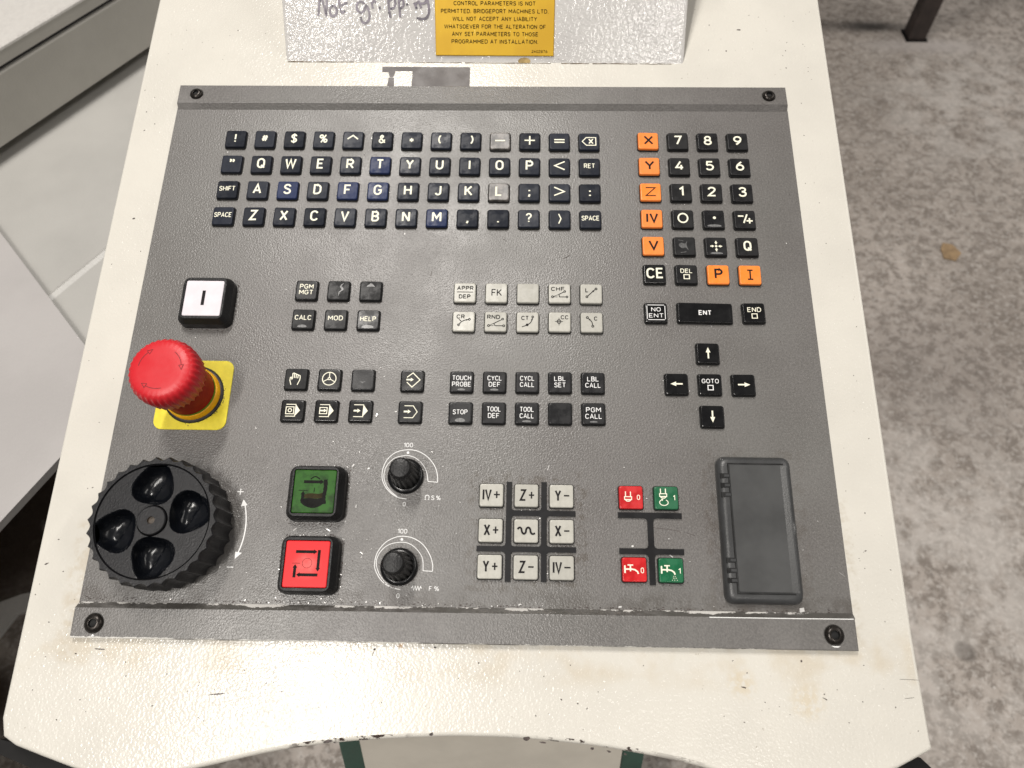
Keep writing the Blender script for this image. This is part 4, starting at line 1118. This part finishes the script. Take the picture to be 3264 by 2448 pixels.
for i in range(NP):
    for j in range(NA):
        k2 = (j + 1) % NA
        q = (grid[i] + j, grid[i + 1] + j, grid[i + 1] + k2, grid[i] + k2)
        low = min(mb.v[t][2] for t in q) < 21.3
        mb.face(q, 1 if low else 0, low)
mb.v = [(x * WR, y * WR, z * WZ) for x, y, z in mb.v]
mb.build('wheel_face', [WHEEL, POCKET], hw)
mb = MB(); mb.loft([ring(7.25, 12, 40), ring(7.25, 22.3, 40), ring(6.9, 22.8, 40), ring(6.7, 22.9, 40), ring(1.9, 22.9, 40)], 0, False, False)
mb.v = [(x * WR, y * WR, z * WZ) for x, y, z in mb.v]
hub = mb.build('hub_cap', WHEEL, hw)
mb = MB(); mb.loft([ring(1.95, 24.97, 16), ring(1.85, 23.7, 16)], 0, False, True); mb.build('hub_screw', plain('dusty_brass_screw', (.06, .045, .032), .6, var=.5, vscale=900), hub)

# ------------------------------------------------------------------ override knobs
def knob(x, y, label):
    t = thing('override_knob', label, 'knob', (x, y, 0), group='small black override knobs')
    mb = MB(); mb.loft([ring(9.9, .03, 48), ring(9.9, 1.4, 48), ring(9.2, 2.4, 48), ring(7.9, 2.6, 48)], 0, False, False, True); mb.build('knob_skirt', GLOSS_BLACK, t)
    nf = 16
    def fl(amp):
        return lambda r, a: r - amp * (0.5 + .5 * math.cos(a * nf)) ** 2
    mb = MB(); n = nf * 10
    mb.loft([ring(7.9, 2.5, n, fn=fl(.7)), ring(7.3, 9, n, fn=fl(.8)), ring(6.4, 18.3, n, fn=fl(.7)), ring(6.0, 19.3, n, fn=fl(.3)), ring(5.5, 19.6, n)], 0, False, False)
    mb.build('knob_grip', BEZEL, t)
    mb = MB(); mb.loft([ring(5.45, 19.3, 40), ring(5.4, 21.4, 40), ring(5.1, 21.9, 40), ring(4.7, 22.05, 40), ring(.5, 22.1, 40)], 0, False, True, True); mb.build('knob_cap', BEZEL, t)
knob(123.9, -219.1, 'small fluted black knob in the upper white dial, marked S%')
knob(123.5, -267.8, 'small fluted black knob in the lower white dial, marked F%')

# ------------------------------------------------------------------ illuminated push buttons
def pushbutton(x, y, bw, bh, tw, th, lens_mat, label, draw, inks):
    t = thing('push_button', label, 'push button', (x, y, 0), group='square push buttons in black frames')
    lw, lh = tw - 2.6, th - 3.4
    mb = MB()
    L = [at(rrect(bw, bh, 4.6, 7), .03), at(rrect(bw - .4, bh - .4, 4.6, 7), 5.5), at(rrect(tw + .9, th + .9, 3.6, 7), 9.4), at(rrect(tw, th, 3.2, 7), 10.0), at(rrect(lw + .7, lh + .7, 1.2, 7), 10.05), at(rrect(lw + .25, lh + .25, 1.1, 7), 9.4), at(rrect(lw + .2, lh + .2, 1.1, 7), 8.9)]
    mb.loft(L, 0, False, False)
    mb.build('button_frame', BEZEL, t)
    mb = MB(); mb.loft([at(rrect(lw - .1, lh - .1, 1.0, 7), 9.0), at(rrect(lw - .1, lh - .1, 1.0, 7), 9.7), at(rrect(lw - .8, lh - .8, .9, 7), 9.95)], 0, False, True)
    ln = mb.build('lens', lens_mat, t)
    mb = MB(); draw(mb, 10.0); mb.build('lens_symbol', inks, ln)
    return t
def draw_i(mb, z):
    mb.flat([(-.9, -4.6), (1.0, -4.6), (1.0, 4.8), (-.9, 4.8)], z)
pushbutton(-.2, -117.0, 30.6, 30.4, 24.9, 26.0, LENS_WHITE, 'square white push button marked I in a black frame, above the emergency stop', draw_i, DARK_PRINT)
def draw_cycle(mb, z):
    for i, (a, b) in enumerate((((-6, 6.2), (5.2, 6.2)), ((6.2, 7.2), (6.2, -3.8)), ((6.4, -5.5), (-4.7, -5.5)), ((-5.7, -6.9), (-5.7, -.2)))):
        d = (Vector(b) - Vector(a)).normalized()
        e = Vector(b) - d * 1.4
        mb.stroke([a, (e.x, e.y)], 1.5, z, 1)
        mb.flat(arrow(*a, *b, 1.8, 1.25), z + .015, 1)
    mb.stroke(circ(.4, .4, 2.5, 20), .18, z + .02, 0, True)
    mb.stroke([(-7.3, .3), (-3.3, .3)], .25, z + .03, 0)
pushbutton(76.7, -268.0, 30.8, 30.2, 25.6, 27.2, LENS_RED, 'square red push button with four dark arrows, below the green one', draw_cycle, [RED_PRINT, LENS_PRINT])
def draw_green(mb, z):
    mb.stroke([(-5.9, 5.1), (3.4, 5.1)], 1.6, z); mb.flat(arrow(0, 5.1, 5.0, 5.1, 2.0, 1.3), z + .015)
    mb.stroke(smooth_path([(5.7, 6.4), (6.0, 2), (5.6, -2.4), (5.9, -6.8)], 5), 1.9, z + .02, 0, taper=[1 + rnd.uniform(-.2, .25) for _ in range(16)])
    mb.flat(smooth_path([(-6.6, -4.2), (-2, -3.8), (2, -4.0), (5.6, -3.6), (5.4, -6.6), (3.2, -8.2), (0, -9.0), (-3.6, -8.2), (-6.2, -6.4)], 3, True), z + .03)
    mb.stroke([(-5.8, -6.4), (-5.8, -1.8)], 1.5, z + .04); mb.flat(arrow(-5.8, -4, -5.8, .2, 2.0, 1.2), z + .05)
    mb.stroke([(-8.3, .4), (-3.2, .3)], .3, z + .06)
    mb.flat(smooth_path([(-4.8, -3.6), (-4.4, -1.6), (-1, -1.1), (2.6, -1.4), (4.6, -.9), (4.6, -3.6)], 3, True), z + .01, 1)
    mb.stroke(smooth_path([(-2.4, 6.6), (0, 8.0), (2.6, 6.6)], 4), .6, z + .07)
    mb.stroke([(.2, 1.9), (.0, -.6)], .35, z + .08)
pushbutton(76.8, -230.0, 30.8, 30.0, 25.0, 26.6, LENS_GREEN, 'square green push button stained with dark oil, above the red one', draw_green, [LENS_PRINT, BROWN_FILM])

# ------------------------------------------------------------------ connector cover
pc = thing('port_cover', 'dark grey plastic flap cover with hinge slots at the lower right of the panel', 'port cover', (314.2, -244.6, 0))
def bx(w0, w1, h0, h1): return rrect(w1 - w0, h1 - h0, 4.5, 6, (w0 + w1) / 2, (h0 + h1) / 2)
mb = MB()
mb.loft([at(bx(-20.2, 20.0, -39.2, 38.6), .03), at(bx(-20.2, 20.0, -39.2, 38.6), 2.2), at(bx(-19.9, 19.7, -38.9, 38.3), 3.4), at(bx(-19.2, 19.0, -38.2, 37.6), 4.5), at(bx(-18.0, 17.6, -37.0, 36.6), 5.3), at(bx(-16.6, 16.0, -35.8, 35.6), 5.6)], 0, False, True, True)
fr = mb.build('cover_frame', COVER, pc)
mb = MB()
# lid: top face with a chamfered right side, groove round it
mb.loft([at([(-13.9, -33.7), (20.3, -33.7), (20.1, 33.6), (-14.1, 33.6)], 2.0), at([(-13.9, -33.7), (20.3, -33.7), (20.1, 33.6), (-14.1, 33.6)], 2.4), at([(-13.8, -33.6), (17.9, -33.6), (17.7, 33.5), (-14.0, 33.5)], 5.2), at([(-13.6, -33.3), (13.6, -33.3), (13.6, 33.2), (-13.8, 33.2)], 6.3)], 0, False, True)
lid = mb.build('flap', LID, pc)
mb = MB()
mb.stroke([(15.5, 34.1), (13.6, 34.1), (-14.5, 34.1), (-14.3, -34.2), (13.6, -34.2), (15.6, -34.2)], .75, 5.66)
mb.build('flap_gap', GAP, fr)
for y in (27.4, 22.2, 17.1, -17.4, -22.6, -27.7):
    mb = MB(); mb.box(-18.9, -14.4, y - 1.3, y + 1.3, 3.5, 5.72); mb.build('hinge_slot', GAP, fr)
    mb = MB(); mb.box(-17.0, -13.9, y - .8, y + .8, 5.4, 6.0, bevel=.2); mb.build('hinge_knuckle', COVER, fr)
mb = MB(); e_ = lambda rx, ry: [(17.6 + rx * math.cos(R(k * 30)), -.6 + ry * math.sin(R(k * 30))) for k in range(12)]
mb.loft([at(e_(2.4, 5.4), 3.0), at(e_(1.9, 4.2), 5.0), at(e_(.8, 2.0), 5.45)], 0, False, True, True)
mb.build('finger_notch', LID, lid)

# ------------------------------------------------------------------ swarf and specks (nobody could count them)
def speck_poly(mb, x, y, z, a, b, ang, n=6, mi=0):
    ca, sa = math.cos(ang), math.sin(ang)
    pts = []
    for i in range(n):
        t = 2 * math.pi * i / n
        q = rnd.uniform(.6, 1.15)
        u, v = a * q * math.cos(t), b * q * math.sin(t)
        pts.append((x + u * ca - v * sa, y + u * sa + v * ca, z))
    e = mb.verts(pts); mb.face(range(e, e + n), mi)
keys_xy = [(o.location.x / S, o.location.y / S) for o in COL.objects if o.parent == pan and o.name.split('.')[0] == 'key']
OBST = [(-.5, -173, 22), (-1, -248.6, 33.5), (124, -219, 11), (123.5, -268, 11), (-.2, -117, 17), (76.7, -268, 17.5), (76.8, -230, 17.5)]
def free(x, y, mrg=0.0):
    if any(abs(x - a) < 7.0 + mrg and abs(y - b) < 6.8 + mrg for a, b in keys_xy): return False
    if any(math.hypot(x - a, y - b) < c for a, b, c in OBST): return False
    if 278 < x < 311 and -126 < y < -112: return False
    if 293 < x < 336 and -285 < y < -205: return False
    return True
sw = MB()
def flake(x, y, l, w, ang, z=.25):
    ca, sa = math.cos(ang), math.sin(ang)
    p = [(-l, -w), (l, -w * .6), (l * .9, w), (-l * .8, w * .8)]
    h = rnd.uniform(.15, .5)
    q = [(x + u * ca - v * sa, y + u * sa + v * ca) for u, v in p]
    e = sw.verts([(*c, z - .2) for c in q] + [(c[0], c[1], z + h * rnd.random()) for c in q])
    sw.face((e + 4, e + 5, e + 6, e + 7))
    for i in range(4): sw.face((e + i, e + (i + 1) % 4, e + 4 + (i + 1) % 4, e + 4 + i))
for x, y, l, w, a in ((202.4, -213.2, 1.5, .22, 1.25), (187.6, -237, .5, .25, .8), (198, -241, .45, .4, 0), (187.6, -285.9, .8, .35, .4), (239.8, -286.2, .9, .5, 0), (247.3, -255, .6, .5, 0), (267.6, -259.8, 1.1, .3, -.7), (266.8, -250.8, .4, .3, 0),
                      (333.7, -286.2, 1.3, 1.2, .1), (94.3, -213.5, 1.0, .5, .8), (98, -236, .9, .35, 1.4), (66, -249, 1.2, .25, .7), (84, -249, 1.3, .25, -.6), (144, -204.5, .8, .15, 1.5), (103, -215, .6, .5, .3), (105, -184.2, .9, .55, 1.1), (116, -182, .6, .35, 0), (38.5, -196, .5, .2, 0)):
    flake(x, y, l, w, a)
for (a, b) in keys_xy:      # pale dust caught against the keys
    for i in range(4):
        side = rnd.randrange(4); q = rnd.uniform(-6.4, 6.4); e_ = 7.1 + abs(rnd.gauss(0, .4))
        x, y = (a + q, b - e_) if side < 2 else (a + (e_ if side == 2 else -e_), b + q)
        s_ = rnd.uniform(.06, .14); flake(x, y, s_ * 1.3, s_, rnd.uniform(0, 3.1), .22)
n = 0
while n < 130:
    x = rnd.choice((rnd.uniform(-35, 350), rnd.gauss(95, 30), rnd.gauss(75, 28))); y = rnd.choice((rnd.uniform(-286, 18), rnd.uniform(-287, -190), rnd.gauss(-250, 28)))
    if not (-41 < x < 356 and -287 < y < 22) or not free(x, y): continue
    s_ = rnd.uniform(.10, .32)
    flake(x, y, s_ * rnd.uniform(1, 2.0), s_ * .7, rnd.uniform(0, 3.1), .22); n += 1
for i in range(170):      # crumbs along the lower seam and round the two square buttons
    if i < 95: x, y = rnd.choice((rnd.uniform(-30, 200), rnd.uniform(50, 120))), -287.2 + abs(rnd.gauss(0, 1.4))
    else:
        bxy = rnd.choice(((76.7, -268.0), (76.8, -230.0))); side = rnd.randrange(4); q = rnd.uniform(-15, 15); e_ = 15.6 + abs(rnd.gauss(0, .8))
        x, y = (bxy[0] + q, bxy[1] + e_ * (1 if side % 2 else -1)) if side < 2 else (bxy[0] + e_ * (1 if side % 2 else -1), bxy[1] + q)
    s_ = rnd.uniform(.10, .30)
    flake(x, y, s_ * 1.3, s_, rnd.uniform(0, 3.1), .25)
o = sw.build('metal_swarf', SWARF); o.matrix_world = PANEL.copy(); o['kind'] = 'stuff'; o['label'] = 'bright metal swarf crumbs scattered over the grey panel'

sp = MB()
for x, y, l, w, a in ((-28, -311.6, 3.2, .35, -.03), (36, -331.8, 5.2, .38, .12), (-65.4, -269.3, 1.4, .5, .45), (-61.5, -256.4, .6, .35, 0), (83.6, -301.6, .5, .9, 0), (384, -318.8, 6, .12, -.02), (301, -324, 1.4, .4, -.3), (331, -311, .6, .6, 0), (341, -328.6, 1.4, .3, -.5), (383, -327.4, 3.6, .14, .08),
                      (113.5, -309.2, .7, .6, 0), (113.0, -311.2, 1.6, .2, 1.3), (144.7, -307.8, .9, .5, -.3), (167.2, -314.8, .5, .4, 0), (209.2, -331.3, .6, .4, -.6), (217.3, -333, .5, .4, 0), (93.8, -352.6, 2.6, 1.0, .1), (97, -352.9, .8, .5, 0), (144.7, -348.4, 1.3, .9, .4), (191.9, -349.4, 1.8, 1.0, .2), (200.3, -351.0, 2.2, .5, -.1), (224.2, -353.2, 1.0, .7, 0), (232.5, -354.4, 1.2, .6, -.3), (240.4, -355.4, .9, .5, -.2), (251.6, -357.6, 1.2, .5, -.2)):
    speck_poly(sp, x, y, ZC + .06 if y < -300 or x < -45 or x > 361 else .06, l, w, a, 8)
for x, y, l, w, a in ((-67.5, 40, .5, .4, 0), (-62, 8, .9, .3, .6), (-57, -58, .9, .8, .3), (360.9, 62, .6, .5, 0), (322, 76, .7, .6, 0), (312, 98, .5, .5, 0), (332, 94, 1.6, .5, 0), (-12, 91, .5, .5, 0)):
    speck_poly(sp, x, y, ZC + .06, l, w, a, 7)
for i in range(150):
    z_ = ZC + .06
    q = rnd.random()
    if q < .45: x, y = rnd.uniform(-65, 385), rnd.uniform(-346, -310)
    elif q < .65: x, y = rnd.uniform(-68, -46), rnd.uniform(-300, 110)
    elif q < .8: x, y = rnd.uniform(363, 385), rnd.uniform(-300, 110)
    else: x, y = rnd.choice((rnd.uniform(-65, 15), rnd.uniform(300, 380))), rnd.uniform(46, 115)
    if y < -345 and 60 < x < 280: continue
    s_ = rnd.uniform(.10, .34)
    speck_poly(sp, x, y, z_, s_ * rnd.uniform(1, 2.2), s_, rnd.uniform(0, 3.1))
n = 0
while n < 150:
    x, y = rnd.uniform(-41, 356), rnd.uniform(-286, 22)
    if not free(x, y): continue
    s_ = rnd.uniform(.12, .32)
    speck_poly(sp, x, y, .06, s_ * rnd.uniform(1, 2.6), s_ * .8, rnd.uniform(0, 3.1)); n += 1
# dark crumbs packed round keys, ribs, buttons and the stop button
for (a, b) in keys_xy:
    jogk = -275 < b < -220 and a > 160
    for i in range(34 if jogk else 15):
        side = rnd.randrange(4); q = rnd.uniform(-6.6, 6.6); e_ = 7.0 + abs(rnd.gauss(0, .35 if not jogk else .7))
        x, y = (a + q, b - e_) if side < 2 else (a + (e_ if side == 2 else -e_), b + q)
        s_ = rnd.uniform(.1, .26); speck_poly(sp, x, y, .05 + .012 * rnd.random(), s_ * 1.5, s_, rnd.uniform(0, 3.1), 5)
for cx, cy, r0, cnt in ((-.5, -173, 16.6, 90), (123.9, -219.1, 10, 40), (123.5, -267.8, 10, 60)):
    for i in range(cnt):
        t = rnd.gauss(-.7, .5) if cnt == 90 else rnd.uniform(0, 6.28)
        d = r0 + abs(rnd.gauss(0, .9)); s_ = rnd.uniform(.12, .34)
        speck_poly(sp, cx + d * math.cos(t), cy + d * math.sin(t), (.72 if cnt == 90 else .06) + .01 * rnd.random(), s_ * 1.4, s_, t, 5)
for bxy in ((76.7, -268.0), (76.8, -230.0), (-.2, -117.0)):
    for i in range(110):
        side = rnd.randrange(4); q = rnd.uniform(-15, 15); e_ = 15.4 + abs(rnd.gauss(0, .7))
        x, y = (bxy[0] + q, bxy[1] + e_ * (1 if side % 2 else -1)) if side < 2 else (bxy[0] + e_ * (1 if side % 2 else -1), bxy[1] + q)
        s_ = rnd.uniform(.15, .42); speck_poly(sp, x, y, .07 + .01 * rnd.random(), s_ * 1.4, s_, rnd.uniform(0, 3.1), 5)
for i in range(260):
    x, y = rnd.uniform(-40, 355), -287.4 + abs(rnd.gauss(0, .8)); s_ = rnd.uniform(.12, .4)
    speck_poly(sp, x, y, .08 + .01 * rnd.random(), s_ * 2, s_, rnd.uniform(-.3, .3), 5)
sp.stroke([(258, -244.9), (266, -245.6), (272.2, -246.6), (273.2, -247.4)], .22, .05); sp.stroke([(276.5, -247.4), (281.1, -249.0)], .18, .05)
sp.stroke(smooth_path([(211, -83.5), (213.5, -82.0), (215.5, -80.6)], 3), .35, .05); sp.stroke([(131.2, -96), (131.6, -92.6)], .25, .05)
SCR = plain('scratch_grey', (.30, .29, .28), .4)
sc_ = MB()
for i in range(46):
    x, y = rnd.uniform(-36, 340), rnd.uniform(-282, 16)
    a_ = rnd.uniform(0, 6.28); l_ = rnd.uniform(1.5, 9)
    p_ = [(x, y), (x + l_ * .5 * math.cos(a_), y + l_ * .5 * math.sin(a_) + rnd.uniform(-.3, .3)), (x + l_ * math.cos(a_), y + l_ * math.sin(a_))]
    if all(free(*q) for q in p_) and not (160 < x < 285 and y < -215): sc_.stroke(p_, rnd.uniform(.06, .16), .06, taper=[.3, 1, .3])
sc_.stroke([(355.0, -266.5), (358.2, -269)], .25, .06)
o = sc_.build('fine_scratches', SCR); o.matrix_world = PANEL.copy(); o['kind'] = 'stuff'; o['label'] = 'fine pale scratches in the grey panel paint'
o = sp.build('dirt_specks', SPECK); o.matrix_world = PANEL.copy(); o['kind'] = 'stuff'; o['label'] = 'dark dirt specks and crumbs on the panel and cream paint'
